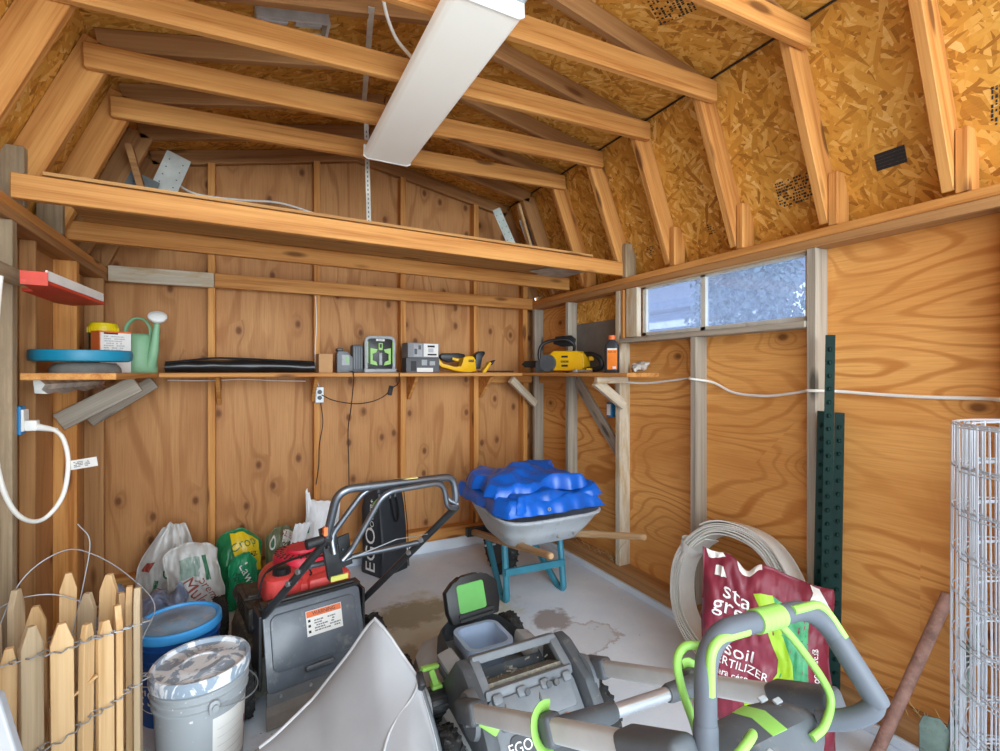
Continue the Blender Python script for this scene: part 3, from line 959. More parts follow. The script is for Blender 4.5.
loft(bm, [[(-0.225, -0.047, 0.10), (0.185, -0.047, 0.10), (0.185, -0.041, 0.10), (-0.225, -0.041, 0.10)], [(-0.23, -0.065, 0.055), (0.19, -0.065, 0.055), (0.19, -0.058, 0.055), (-0.23, -0.058, 0.055)], [(-0.23, -0.075, 0.008), (0.19, -0.075, 0.008), (0.19, -0.068, 0.008), (-0.23, -0.068, 0.008)]])
obj('trailing_skirt', bm, M_SKIRT, pm)
for s in (-1, 1):
    bm = NB(); box(bm, (s * 0.215 - 0.02, 0.07, 0.27), (0.012, 0.12, 0.30), bev=0.004); obj('side_bracket', bm, M_TUBEBLK, pm)
for c, r in (((-0.285, 0.10, 0.115), 0.115), ((0.285, 0.10, 0.115), 0.115), ((-0.262, 0.84, 0.10), 0.10), ((0.285, 0.80, 0.10), 0.10)):
    wheel(pm, c, r, 0.055, (1 if c[0] > 0 else -1, 0, 0), M_DECKD)
# handle: lower tubes, brace, hoop, two bails
Lw = lambda *p: L(pm, *p)
lt0, lt1 = Lw((0.015, 2.27, 0.33)), Lw((0.240, 1.745, 0.83))
rt0, rt1 = Lw((0.475, 2.32, 0.33)), Lw((0.735, 1.80, 0.862))
for a, b in ((lt0, lt1), (rt0, rt1)):
    bm = NB(); tube(bm, [a, b], 0.015, 12); lo = obj('lower_handle_tube', bm, M_TUBEBLK, pm, smooth=True)
    for k in (0.02, 0.55, 0.68):
        p = a.lerp(b, k)
        bm = NB(); cyl(bm, p + V(-0.02, -0.01, 0.004), p + V(0.02, 0.004, 0.004), 0.011, seg=10); obj('bolt', bm, M_ALU if k > 0.1 else M_TUBEBLK, lo, smooth=True)
bm = NB(); tube(bm, [lt0.lerp(lt1, 0.72) + V(0.01, 0, 0), rt0.lerp(rt1, 0.66)], 0.011, 12); obj('cross_brace', bm, M_CHROME, pm, smooth=True)
tl, trr = Lw((0.262, 1.69, 1.005)), Lw((0.722, 1.80, 0.985))
bm = NB(); tube(bm, fillet_path([lt1 - (lt1 - lt0).normalized() * 0.03, lt1 + V(0.0, 0.0, 0.03), tl, trr, rt1 + V(0, 0, 0.03), rt1 - (rt1 - rt0).normalized() * 0.03], 0.055, 8), 0.0145, 14)
hoop = obj('handlebar', bm, M_CHROME, pm, smooth=True)
b1 = fillet_path([lt1 + V(0.02, 0.0, -0.06), lt1 + V(0.015, 0.02, 0.0), tl.lerp(trr, 0.24) + V(0, 0.03, -0.012), tl.lerp(trr, 0.90) + V(0, 0.03, -0.006), rt1 + V(-0.035, 0.01, 0.03), rt1 + V(0.005, 0.0, 0.01)], 0.05, 8)
bm = NB(); tube(bm, b1, 0.0105, 10); obj('bail_bar', bm, M_CHROME, pm, smooth=True)
b2 = fillet_path([lt1 + V(0.04, -0.02, -0.08), lt1 + V(0.07, -0.02, -0.055), tl.lerp(trr, 0.33) + V(0, -0.03, -0.02), tl.lerp(trr, 0.86) + V(0, -0.03, -0.01), rt1 + V(-0.055, -0.02, 0.01), rt1 + V(-0.01, -0.01, 0.0)], 0.05, 8)
bm = NB(); tube(bm, b2, 0.0105, 10); obj('bail_bar', bm, M_CHROME, pm, smooth=True)
q = tl.lerp(trr, 0.55)
bm = NB(); box(bm, q + V(0.0, 0.0, 0.0125), (0.085, 0.018, 0.003), (0, 0, -0.12)); obj('yellowed_label', bm, plain('yellowed_sticker', (222, 206, 130)), hoop)
# control bracket and levers at the left joint
bm = NB()
quadbox(bm, lt1 + V(0.0, 0.02, 0.03), lt1 + V(0.04, 0.05, -0.16), (0.03, 0.05), (1, 0, 0))
quadbox(bm, lt1 + V(0.05, 0.0, 0.0), lt1 + V(0.075, 0.03, -0.12), (0.006, 0.04), (1, 0, 0))
obj('control_bracket', bm, M_TUBEBLK, pm)
bm = NB(); tube(bm, [lt1 + V(-0.075, -0.005, -0.005), lt1 + V(-0.02, 0.0, 0.0)], [0.018, 0.015], 12); obj('lever_knob', bm, M_BLACK, pm, smooth=True)
bm = NB(); box(bm, lt1 + V(-0.015, -0.01, 0.03), (0.014, 0.02, 0.03), bev=0.003); obj('throttle_tab', bm, M_ORANGE, pm)
bm = NB(); box(bm, lt1 + V(0.03, -0.02, -0.135), (0.06, 0.01, 0.018), bev=0.002); obj('yellow_sticker', bm, plain('yellow_sticker', (186, 186, 84)), pm)
bm = NB()
tube(bm, smooth_path([lt1 + V(0.0, 0, -0.03), V(-0.20, 0.02, 0.60), V(-0.22, 0.12, 0.46), V(-0.18, 0.28, 0.42)], 8), 0.004, 6)
tube(bm, smooth_path([lt1 + V(0.05, 0, -0.05), V(-0.02, 0.12, 0.56), V(0.02, 0.2, 0.47), V(0.02, 0.26, 0.44)], 8), 0.004, 6)
tube(bm, smooth_path([lt1 + V(0.07, 0, -0.05), V(0.06, -0.06, 0.62), V(0.09, 0.0, 0.50), V(0.13, 0.05, 0.47)], 8), 0.0025, 6)
tube(bm, smooth_path([lt1 + V(0.03, 0, -0.03), V(-0.12, 0.06, 0.60), V(-0.17, 0.2, 0.52), V(-0.16, 0.30, 0.46)], 8), 0.003, 6)
obj('control_cable', bm, M_CORDB, pm, smooth=True)
bm = NB(); tube(bm, [lt1 + V(0.06, 0.0, -0.09), lt1.lerp(rt1, 0.5) + V(0, 0.01, -0.07), rt0.lerp(rt1, 0.74)], 0.002, 6); obj('engine_brake_wire', bm, M_WIRE, pm)

# ---------------------------------------------------------------- battery mower
bmw = thing('battery_mower', 'grey and lime green cordless lawn mower with its battery lid standing open', 'lawn mower', (0.845, 1.38, 0))
Lb = lambda *p: L(bmw, *p)
def pr(z, g, pts, c=(0, 0.40)):
    return [(c[0] + (x - c[0]) * g, c[1] + (y - c[1]) * g, z) for x, y in pts]
DK = [(-0.235, -0.02), (-0.255, 0.15), (-0.255, 0.45), (-0.235, 0.60), (-0.17, 0.70), (-0.06, 0.735), (0.08, 0.735), (0.18, 0.70), (0.24, 0.60), (0.255, 0.45), (0.255, 0.15), (0.235, -0.02)]
bm = NB(); loft(bm, [pr(0.06, 1.0, DK), pr(0.15, 1.0, DK), pr(0.20, 0.96, DK), pr(0.225, 0.82, DK)])
deck = obj('deck', bm, M_GREYP, bmw, smooth=True)
# motor housing with battery bay
HS = [(-0.165, 0.18), (-0.18, 0.35), (-0.15, 0.54), (-0.09, 0.60), (0.09, 0.60), (0.15, 0.54), (0.18, 0.35), (0.165, 0.18)]
bm = NB(); loft(bm, [pr(0.215, 1.0, HS), pr(0.29, 0.98, HS), pr(0.325, 0.90, HS, (0, 0.42))], cap1=False)
obj('motor_housing', bm, M_CHAR2, bmw, smooth=True)
bc = (0.0, 0.405)
bm = NB()
o_ = rrect(0.205, 0.205, 0.045, 5, *bc); i_ = rrect(0.17, 0.17, 0.035, 5, *bc); b_ = rrect(0.135, 0.135, 0.03, 5, *bc)
loft(bm, [[(x, y, 0.29) for x, y in o_], [(x, y, 0.328) for x, y in o_], [(x, y, 0.328) for x, y in i_], [(x, y, 0.20) for x, y in b_]], cap0=False)
tub = obj('battery_bay', bm, M_TUB, bmw, smooth=True)
bm = NB(); box(bm, (bc[0] - 0.015, bc[1] - 0.02, 0.23), (0.08, 0.065, 0.06), bev=0.01); obj('terminal_block', bm, plain('pale_plastic', (198, 204, 214)), tub, smooth=True)
# open lid, leaning a little forward
LMx = frame((0.035, 0.535, 0.325), (1, 0.10, 0), (0.0, 0.35, 1.0))
lid_pts = [(-0.115, 0.0), (0.115, 0.0), (0.13, 0.05), (0.13, 0.135), (0.085, 0.172), (0.045, 0.176), (0.035, 0.187), (-0.035, 0.187), (-0.045, 0.176), (-0.085, 0.172), (-0.13, 0.135), (-0.13, 0.05)]
bm = NB(); prism(bm, lid_pts, -0.045, LMx, bev=0.008)
for y in (0.01, 0.03): prism(bm, rrect(0.17, 0.012, 0.004, 2, 0, y), 0.008, LMx)
lid = obj('battery_lid', bm, M_BLACK, bmw, smooth=True)
bm = NB(); prism(bm, rrect(0.135, 0.115, 0.012, 4, -0.012, 0.095), 0.004, LMx, bev=0.002); obj('green_lining', bm, M_GREENP, lid)
for s in (-1, 1):
    bm = NB(); box(bm, (s * 0.165 - 0.01, 0.30, 0.30), (0.065, 0.15, 0.065), (0.0, s * 0.25, 0), bev=0.012); sp_ = obj('side_fairing', bm, M_GREYP, bmw, smooth=True)
    bm = NB(); box(bm, (s * 0.178 - 0.01, 0.29, 0.288), (0.055, 0.12, 0.045), (0.0, s * 0.25, 0), bev=0.008); obj('dark_panel', bm, M_CHAR2, sp_, smooth=True)
# rear housing, frame and sloping discharge door
for s in (-1, 1):
    bm = NB()
    prism(bm, [(-0.13, 0.10), (0.28, 0.16), (0.29, 0.26), (0.16, 0.412), (0.10, 0.41), (-0.04, 0.345), (-0.13, 0.24)], 0.045 * s,
          Matrix(((0, 0, -1, s * 0.222), (1, 0, 0, 0), (0, 1, 0, 0), (0, 0, 0, 1))), bev=0.01)
    obj('rear_side_frame', bm, M_CHAR2, bmw, smooth=True)
    bm = NB(); cyl(bm, (s * 0.21, 0.02, 0.315), (s * 0.236, 0.02, 0.315), 0.075, 0.065, 28); cyl(bm, (s * 0.234, 0.02, 0.315), (s * 0.25, 0.02, 0.315), 0.03, 0.026, 20)
    obj('pivot_disc', bm, M_CHAR, bmw, smooth=True)
bm = NB()
quadbox(bm, (-0.17, 0.150, 0.402), (0.17, 0.150, 0.402), (0.042, 0.028), (0, 0.4, 1))
quadbox(bm, (-0.17, 0.040, 0.345), (0.17, 0.040, 0.345), (0.04, 0.03), (0, 0.4, 1))
for s in (-1, 1): quadbox(bm, (s * 0.16, 0.150, 0.402), (s * 0.16, 0.040, 0.345), (0.034, 0.03), (0, -0.4, 1))
bmesh.ops.bevel(bm, geom=bm.edges[:], offset=0.006, segments=2, affect='EDGES', profile=0.5)
obj('carry_handle', bm, M_CHAR, bmw, smooth=True)
bm = NB(); quadbox(bm, (-0.15, 0.10, 0.335), (0.15, 0.10, 0.335), (0.10, 0.02), (0, 0.5, 1))
for k in range(40):
    x, y = random.uniform(-0.14, 0.14), random.uniform(0.06, 0.13)
    quadbox(bm, (x, y, 0.351 + (y - 0.10) * 0.5), (x + random.uniform(-0.02, 0.02), y + random.uniform(-0.01, 0.01), 0.354 + (y - 0.10) * 0.5), (0.004, 0.004), (0, 0, 1))
obj('clipping_tray', bm, plain('clipping_strewn_plastic', (112, 110, 102), 0.7, 0, 0.15, 30, dirt=(150, 140, 116), dirt_amt=0.7), bmw)
DM = frame((0, 0.040, 0.330), (1, 0, 0), (0, 0.24, 0.26))
bm = NB(); prism(bm, rrect(0.335, 0.36, 0.02, 3, 0, -0.185), 0.022, DM, bev=0.006)
prism(bm, rrect(0.29, 0.09, 0.01, 3, 0, -0.055), 0.03, DM, bev=0.006)
for x in (-0.135, -0.045, 0.045, 0.135): prism(bm, rrect(0.035, 0.03, 0.006, 2, x, -0.012), 0.04, DM, bev=0.004)
door = obj('discharge_door', bm, M_CHAR, bmw, smooth=True)
for x in (-0.03, 0.055, 0.085):
    bm = NB(); cyl(bm, DM @ V(x, -0.02, 0.03), DM @ V(x, -0.02, 0.045), 0.010, seg=14); obj('screw', bm, M_CHAR2, door, smooth=True)
for x in (-0.12, 0.01):
    bm = NB(); prism(bm, [(x, -0.09), (x + 0.007, -0.09), (x + 0.007, -0.03), (x, -0.045)], 0.034, DM); obj('latch', bm, M_CHAR2, door)
bm = NB(); prism(bm, rrect(0.27, 0.20, 0.02, 4, 0.005, -0.215), 0.027, DM, bev=0.004); pan = obj('label_panel', bm, M_CHAR2, door, smooth=True)
bm = NB(); prism(bm, [(-0.05, -0.128), (0.10, -0.122), (0.10, -0.110), (-0.05, -0.116)], 0.0285, DM); obj('orange_stripe', bm, M_ORANGE, door)
lettering('EGO', 0.042, M_WHITEINK, door, DM @ Matrix.Translation((-0.10, -0.150, 0.0285)))
fine_print(door, DM @ Matrix.Translation((-0.10, -0.195, 0.0282)), 0.08, 0.05, 6, M_INKG, 5)
bm = NB(); prism(bm, [(-0.02, -0.27), (0.11, -0.27), (0.11, -0.225), (-0.02, -0.225)], 0.0282, DM); obj('danger_label', bm, M_PAPER, door)
lettering('DANGER', 0.03, M_REDINK, door, DM @ Matrix.Translation((0.045, -0.245, 0.0290)))
for c, r in (((-0.285, 0.045, 0.13), 0.13), ((0.285, 0.045, 0.13), 0.13), ((-0.275, 0.60, 0.10), 0.10), ((0.275, 0.67, 0.115), 0.115)):
    wheel(bmw, c, r, 0.06, (1 if c[0] > 0 else -1, 0, 0), M_GREYP, tread=24)
bm = NB(); box(bm, (-0.245, 0.285, 0.262), (0.04, 0.04, 0.02), bev=0.006); quadbox(bm, (-0.245, 0.285, 0.265), (-0.262, 0.292, 0.322), (0.02, 0.016), (0, 1, 0)); box(bm, (-0.266, 0.295, 0.33), (0.075, 0.024, 0.014), (0, 0.2, 0.3), bev=0.005)
obj('height_lever', bm, M_LIME, bmw, smooth=True)
bm = NB(); lathe(bm, [(0.0, -0.04), (0.05, -0.04), (0.055, -0.03), (0.055, 0.03), (0.05, 0.04), (0, 0.04)], 24, frame((-0.245, 0.27, 0.205), (0, 1, 0), (0, 0, 1)))
for k in range(14):
    a = 2 * PI * k / 14
    quadbox(bm, (-0.282, 0.27 + 0.055 * math.cos(a), 0.205 + 0.055 * math.sin(a)), (-0.208, 0.27 + 0.055 * math.cos(a), 0.205 + 0.055 * math.sin(a)), (0.008, 0.008), (0, math.cos(a), math.sin(a)))
obj('ribbed_adjuster', bm, M_BLACK, bmw, smooth=True)
for x in (-0.296, -0.204):
    bm = NB(); cyl(bm, (x, 0.27, 0.205), (x + 0.012, 0.27, 0.205), 0.066, seg=26); obj('guard_disc', bm, M_GREYP, bmw, smooth=True)
# handle arms, crossbar, loop, control box
def arm(x, p1, name='handle_arm'):
    a, b = Lb((x, 1.376, 0.35)), Lb(p1)
    bm = NB(); quadbox(bm, a, b, (0.028, 0.050), (0, 0.5, 1)); bmesh.ops.bevel(bm, geom=bm.edges[:], offset=0.010, segments=3, affect='EDGES', profile=0.5)
    return a, b, obj(name, bm, M_ARM, bmw, smooth=True)
na, nb, nar = arm(0.60, (0.625, 0.60, 0.752))
fa, fb, far_ = arm(1.095, (1.085, 0.62, 0.685))
for (a, b, s) in ((na, nb, -1), (fa, fb, 1)):
    bm = NB(); quadbox(bm, a - (b - a).normalized() * 0.05, a.lerp(b, 0.09), (0.050, 0.066), (0, 0.5, 1)); bmesh.ops.bevel(bm, geom=bm.edges[:], offset=0.012, segments=3, affect='EDGES', profile=0.5)
    js = obj('arm_socket', bm, M_CHAR2, bmw, smooth=True)
    if s < 0:
        p = a.lerp(b, 0.11)
        bm = NB(); quadbox(bm, p + V(0.0, 0, -0.015), p + V(0.045, -0.03, -0.045), (0.03, 0.032), (0, 1, 0)); bmesh.ops.bevel(bm, geom=bm.edges[:], offset=0.006, segments=2, affect='EDGES', profile=0.5)
        obj('release_tab', bm, M_LIME, js, smooth=True)
    p = a.lerp(b, 0.56)
    bm = NB(); quadbox(bm, a.lerp(b, 0.53), a.lerp(b, 0.60), (0.046, 0.068), (0, 0.5, 1)); bmesh.ops.bevel(bm, geom=bm.edges[:], offset=0.012, segments=3, affect='EDGES', profile=0.5)
    cl = obj('telescope_clamp', bm, M_CHAR2, bmw, smooth=True)
    bm = NB()
    dd = (b - a).normalized(); uu = V(1, 0, 0).cross(dd).normalized()
    if uu.z < 0: uu = -uu
    pts = [p + V(-s * 0.0, 0, 0) + (uu * math.cos(t) * 0.046 + V(s, 0, 0) * (math.sin(t) * 0.038)) for t in [PI * k / 10 - 0.35 for k in range(12)]]
    tube(bm, pts, 0.01, 10, flat=(0.015, 0.006)); obj('cam_lever', bm, M_LIME, cl, smooth=True)
    q = a.lerp(b, 0.95)
    bm = NB(); quadbox(bm, a.lerp(b, 0.88), b + dd * 0.06, (0.062, 0.064), (0, 0.5, 1)); bmesh.ops.bevel(bm, geom=bm.edges[:], offset=0.016, segments=3, affect='EDGES', profile=0.5)
    obj('handle_knuckle', bm, M_CHAR2, bmw, smooth=True)
ca, cb = na.lerp(nb, 0.60), fa.lerp(fb, 0.60)
bm = NB(); tube(bm, [ca, cb], 0.0165, 16); xb = obj('crossbar', bm, M_ALU, bmw, smooth=True)
for a, b in ((ca, ca.lerp(cb, 0.36)), (cb, cb.lerp(ca, 0.26))):
    bm = NB(); tube(bm, [a, a.lerp(b, 0.92), b], [0.026, 0.023, 0.020], 16); obj('crossbar_sleeve', bm, M_CHAR2, bmw, smooth=True)
# loop
loop = [(0.668, 0.545, 0.62), (0.664, 0.548, 0.72), (0.688, 0.570, 0.953), (1.013, 0.572, 0.930), (1.055, 0.480, 0.772), (1.03, 0.51, 0.735), (1.00, 0.56, 0.71)]
bm = NB(); tube(bm, fillet_path(Lb(*loop), 0.075, 10), 0.0185, 18); lp = obj('handle_loop', bm, M_GRIP, bmw, smooth=True)
P0, P1, P2, P3 = [Lb(loop[k]) for k in (1, 2, 3, 4)]
mid = P1.lerp(P2, 0.52)
bm = NB(); tube(bm, [mid + (P1 - P2).normalized() * 0.036, mid + (P2 - P1).normalized() * 0.036], 0.0215, 22); band = obj('lime_collar', bm, M_LIME, lp, smooth=True)
for k in range(4):
    bm = NB(); tube(bm, [mid + (P1 - P2).normalized() * (0.02 - 0.014 * k), mid + (P1 - P2).normalized() * (0.0195 - 0.014 * k)], 0.0217, 22, caps=False); obj('collar_groove', bm, M_GREENP, band)
tv = V(-0.1, -0.75, 0.65).normalized()
for (a, b, c) in ((P0, P1, P2), (P3, P2, P1)):
    e0, e1 = b.lerp(a, 0.36), b.lerp(c, 0.30)
    path = fillet_path([e0, b, e1], 0.075, 10)
    cen = (a + c) / 2
    out = []
    for p in path: out.append(p + (V(-0.003, -0.012, -0.004) if a is P0 else V(0.001, -0.011, 0.010)))
    bm = NB(); tube(bm, out, 0.01, 10, flat=(0.0085, 0.0085)); obj('lime_grip_strip', bm, M_LIME, lp, smooth=True)
for a, b in ((P0 + V(0, 0, -0.06), P0.lerp(P1, 0.42)), (P2.lerp(P3, 0.30), P3)):
    bm = NB(); tube(bm, [a, a.lerp(b, 0.06), a.lerp(b, 0.94), b], [0.0190, 0.0205, 0.0205, 0.0190], 18); obj('grip_sleeve', bm, M_GRIP, lp, smooth=True)
bail = Lb((0.722, 0.60, 0.70), (0.703, 0.605, 0.772), (0.678, 0.61, 0.84), (0.666, 0.61, 0.895), (0.680, 0.605, 0.918), (0.70, 0.59, 0.922))
bm = NB(); tube(bm, smooth_path(bail, 8), 0.0075, 10); obj('lime_bail', bm, M_LIME, bmw, smooth=True)
bail = Lb((0.885, 0.572, 0.93), (0.93, 0.565, 0.885), (1.0, 0.555, 0.80), (1.015, 0.545, 0.755), (0.975, 0.535, 0.725), (0.935, 0.535, 0.715))
bm = NB(); tube(bm, smooth_path(bail, 8), 0.0075, 10); obj('lime_bail', bm, M_LIME, bmw, smooth=True)
bail = Lb((0.665, 0.50, 0.795), (0.70, 0.50, 0.812), (0.735, 0.515, 0.805), (0.77, 0.55, 0.76))
bm = NB(); tube(bm, smooth_path(bail, 8), 0.0075, 10); obj('lime_bail', bm, M_LIME, bmw, smooth=True)
# control box between the arms
cx0, cx1 = -0.175, 0.155
def cring(x, g):
    pts = [(0.045, -0.05), (0.075, 0.0), (0.06, 0.035), (0.015, 0.052), (-0.03, 0.045), (-0.06, 0.01), (-0.06, -0.03), (-0.02, -0.06)]
    return [(x, -0.80 + y * g * 0.9, 0.697 + (x + 0.01) * -0.03 + z * g * 0.9) for y, z in pts]
bm = NB(); loft(bm, [cring(cx0, 0.55), cring(cx0 + 0.04, 0.85), cring(-0.05, 1.0), cring(0.05, 1.05), cring(cx1 - 0.04, 0.92), cring(cx1, 0.6)])
cb_ = obj('control_box', bm, M_CHAR2, bmw, smooth=True)
bm = NB()
st = [(-0.005, 1.02), (0.045, 1.05)]
for g0 in (1.03,):
    a = [V(p) for p in cring(0.0, 1.035)]; b = [V(p) for p in cring(0.04, 1.075)]
    for k in (2, 3):
        bm.faces.new([bm.verts.new(p) for p in (a[k], a[k + 1], b[k + 1], b[k])])
bmesh.ops.remove_doubles(bm, verts=bm.verts[:], dist=1e-5)
bmesh.ops.solidify(bm, geom=bm.faces[:], thickness=0.004)
obj('lime_band', bm, M_LIME, cb_, smooth=True)
bm = NB()
for (x, y) in ((0.075, -0.745), (0.10, -0.76), (0.085, -0.775)): box(bm, (x, y - 0.012, 0.740 - (y + 0.745) * -0.2), (0.02, 0.012, 0.006), (0.35, 0, 0), bev=0.002)
obj('button', bm, M_GREYP, cb_)
bm = NB(); box(bm, (-0.07, -0.865, 0.735), (0.05, 0.03, 0.03), (0.4, 0, 0.2), bev=0.005); obj('bail_bracket', bm, M_GREYP, cb_, smooth=True)
bm = NB(); tube(bm, smooth_path(Lb((0.72, 0.60, 0.71), (0.66, 0.72, 0.66), (0.62, 0.88, 0.60), (0.61, 1.2, 0.44), (0.66, 1.40, 0.33)), 8), 0.006, 8); obj('power_cable', bm, M_CORDB, bmw, smooth=True)
# ---------------------------------------------------------------- soft things
def pillow(w, h, d, seed=0, crumple=0.02, nu=36, nv=44, p=2.6, warp=None, bottom=0.35, name=None):
    """closed sack standing on its lower edge; returns surface function and builder (x across, z up, front = -y)"""
    off = V(seed * 13.7, seed * 7.1, seed * 3.3)
    def thick(u, v):
        a = max(0.0, 1 - abs(u) ** p) ** 0.55
        vv = v * 2 - 1
        q = (1 - abs(vv) ** (p if vv > 0 else p * 2.2))
        return a * max(0.0, q) ** 0.55 * (1.12 - 0.30 * v)
    def S(u, v, side=-1, o=0.0):
        t = thick(u, v) * d / 2
        x = u * w / 2 * (1 - 0.05 * math.sin(PI * v))
        z = v * h
        n1 = noise.noise(V(u * 2.3, v * 2.9, side * 3.0) + off)
        n2 = noise.noise(V(u * 6.0, v * 7.5, side * 5.0) + off)
        n3 = abs(noise.noise(V(u * 11 + v * 5, v * 9 - u * 4, side) + off))
        dis = crumple * (1.3 * n1 + 0.6 * n2 - 0.8 * n3)
        edge = min(1.0, t / (d * 0.12) + 0.15)
        y = side * (t + dis * edge + o)
        x += crumple * 0.8 * noise.noise(V(v * 4, u, 9.0) + off)
        z += crumple * 0.9 * noise.noise(V(u * 3.1, v * 2, 4.0) + off) * v
        P = V(x, y, max(0.002, z))
        return warp(P, u, v) if warp else P
    def build(bm):
        F, B = [], []
        for j in range(nv + 1):
            F.append([bm.verts.new(S(-1 + 2 * i / nu, j / nv, -1)) for i in range(nu + 1)])
            B.append([bm.verts.new(S(-1 + 2 * i / nu, j / nv, 1)) for i in range(nu + 1)])
        for G in (F, B):
            for j in range(nv):
                for i in range(nu):
                    bm.faces.new((G[j][i], G[j][i + 1], G[j + 1][i + 1], G[j + 1][i]))
        for j in range(nv):
            for i in (0, nu):
                bm.faces.new((F[j][i], F[j + 1][i], B[j + 1][i], B[j][i]))
        for i in range(nu):
            for j in (0, nv):
                bm.faces.new((F[j][i], F[j][i + 1], B[j][i + 1], B[j][i]))
        bmesh.ops.remove_doubles(bm, verts=bm.verts[:], dist=1e-5)
        return bm
    return S, build

def patch(name, S, quad, mat, root, nu=18, nv=18, o=0.003, side=-1):
    """print lying on a sack: quad = 4 (u,v) corners, or list of (left,right) pairs from bottom to top"""
    if len(quad) == 4 and not isinstance(quad[0][0], tuple):
        a, b, c, d = quad
        rows = []
        for j in range(nv + 1):
            t = j / nv
            rows.append(((a[0] + (d[0] - a[0]) * t, a[1] + (d[1] - a[1]) * t), (b[0] + (c[0] - b[0]) * t, b[1] + (c[1] - b[1]) * t)))
    else:
        rows = []
        for k in range(len(quad) - 1):
            for j in range(4 if k < len(quad) - 2 else 5):
                t = j / 4
                rows.append(tuple((quad[k][e][0] + (quad[k + 1][e][0] - quad[k][e][0]) * t, quad[k][e][1] + (quad[k + 1][e][1] - quad[k][e][1]) * t) for e in (0, 1)))
    bm = NB()
    R = [[bm.verts.new(S(l[0] + (r[0] - l[0]) * i / nu, l[1] + (r[1] - l[1]) * i / nu, side, o)) for i in range(nu + 1)] for l, r in rows]
    for A, B in zip(R, R[1:]):
        for i in range(nu): bm.faces.new((A[i], A[i + 1], B[i + 1], B[i]))
    return obj(name, bm, mat, root, smooth='all')

def disc_patch(name, S, c, ru, rv, mat, root, o=0.0035):
    bm = NB()
    ce = bm.verts.new(S(c[0], c[1], -1, o))
    prev = [ce] * 20
    for k in range(1, 5):
        ring = [bm.verts.new(S(c[0] + ru * k / 4 * math.cos(2 * PI * i / 20), c[1] + rv * k / 4 * math.sin(2 * PI * i / 20), -1, o)) for i in range(20)]
        for i in range(20):
            if k == 1: bm.faces.new((ce, ring[i], ring[(i + 1) % 20]))
            else: bm.faces.new((prev[i], ring[i], ring[(i + 1) % 20], prev[(i + 1) % 20]))
        prev = ring
    return obj(name, bm, mat, root, smooth='all')

def sack_text(s, size, mat, root, S, c, w, h, ang=0.0, o=0.0045, align='CENTER'):
    """text on the front of a sack; c in (u, v); size in metres"""
    ca, sa = math.cos(ang), math.sin(ang)
    def f(p):
        x, y = p.x * ca - p.y * sa, p.x * sa + p.y * ca
        return S(c[0] + x / (w / 2), c[1] + y / h, -1, o + p.z)
    return lettering(s, size, mat, root, None, surf=f, align=align)

def sack(label, cat, loc, rotz, w, h, d, mat, seed, crumple=0.02, tilt=0.0, group=None, warp=None, name='sack', p=2.6):
    r = thing(name, label, cat, loc, rotz, group)
    def wp(P, u, v):
        if warp: P = warp(P, u, v)
        if tilt:
            P = V(P.x, P.y + P.z * math.tan(tilt), P.z)
        return P
    S, build = pillow(w, h, d, seed, crumple, warp=wp, p=p)
    obj('bag', build(NB()), mat, r, smooth='all')
    return r, S

# ---------------------------------------------------------------- sacks along the back wall
s1, S = sack('grey white printed sack with a peaked top, leftmost of the sacks by the back wall', 'sack', (-0.45, 3.43, 0), 0.12, 0.33, 0.49, 0.19, M_BAGW, 1, 0.022,
             warp=lambda P, u, v: V(P.x * (1.0 - 0.65 * max(0, v - 0.55) / 0.45) + 0.05 * v, P.y, P.z * (1.0 + 0.03 * math.cos(u * 2.2))), tilt=0.03, p=2.2)
patch('green_print', S, [(-0.62, 0.10), (-0.48, 0.10), (-0.30, 0.42), (-0.44, 0.42)], M_GRN, s1)
patch('red_print', S, [(-0.85, 0.52), (-0.60, 0.52), (-0.5, 0.62), (-0.75, 0.62)], M_BRN, s1)
sack_text('topsoil', 0.07, M_BRN, s1, S, (0.30, 0.24), 0.31, 0.52, 1.35)
sack_text('soil', 0.07, M_BRN, s1, S, (-0.30, 0.24), 0.31, 0.52, 1.2)
for (c, a) in (((0.0, 0.50), 0.14),):
    disc_patch('green_emblem', S, c, 0.20, 0.075, M_GRN, s1); disc_patch('emblem_centre', S, c, 0.15, 0.055, M_BAGW, s1, 0.0055)
s2, S = sack('grey white printed sack leaning left beside the yellow and green sack', 'sack', (-0.245, 3.20, 0), 0.12, 0.27, 0.45, 0.18, M_BAGW, 2, 0.02,
             warp=lambda P, u, v: V(P.x - 0.05 * v, P.y, P.z * (1 - 0.16 * u * u * v)), tilt=0.05)
patch('green_panel', S, [(-0.55, 0.60), (0.15, 0.60), (0.25, 0.84), (-0.45, 0.84)], plain('faded_green_print', (150, 172, 160), 0.5), s2)
patch('green_stripe', S, [(0.40, 0.55), (0.58, 0.55), (0.52, 0.86), (0.34, 0.86)], M_GRN, s2)
patch('green_corner', S, [(0.55, 0.06), (0.85, 0.06), (0.75, 0.25), (0.45, 0.25)], M_GRN, s2)
sack_text('Mulch', 0.085, M_BRN, s2, S, (-0.02, 0.38), 0.25, 0.47, -1.2)
sack_text('premium', 0.06, M_BRN, s2, S, (0.50, 0.36), 0.25, 0.47, -1.25)
r, S = sack('crumpled bluish clear plastic sheet in front of the white sacks behind the blue bucket', 'sheet', (-0.47, 2.97, 0), 0.2, 0.36, 0.36, 0.20, M_LILAC, 3, 0.05, tilt=0.1, name='plastic_sheet',
            warp=lambda P, u, v: V(P.x, P.y, P.z * (0.78 + 0.28 * noise.noise(V(u * 2.5, 3.1, 0)))))
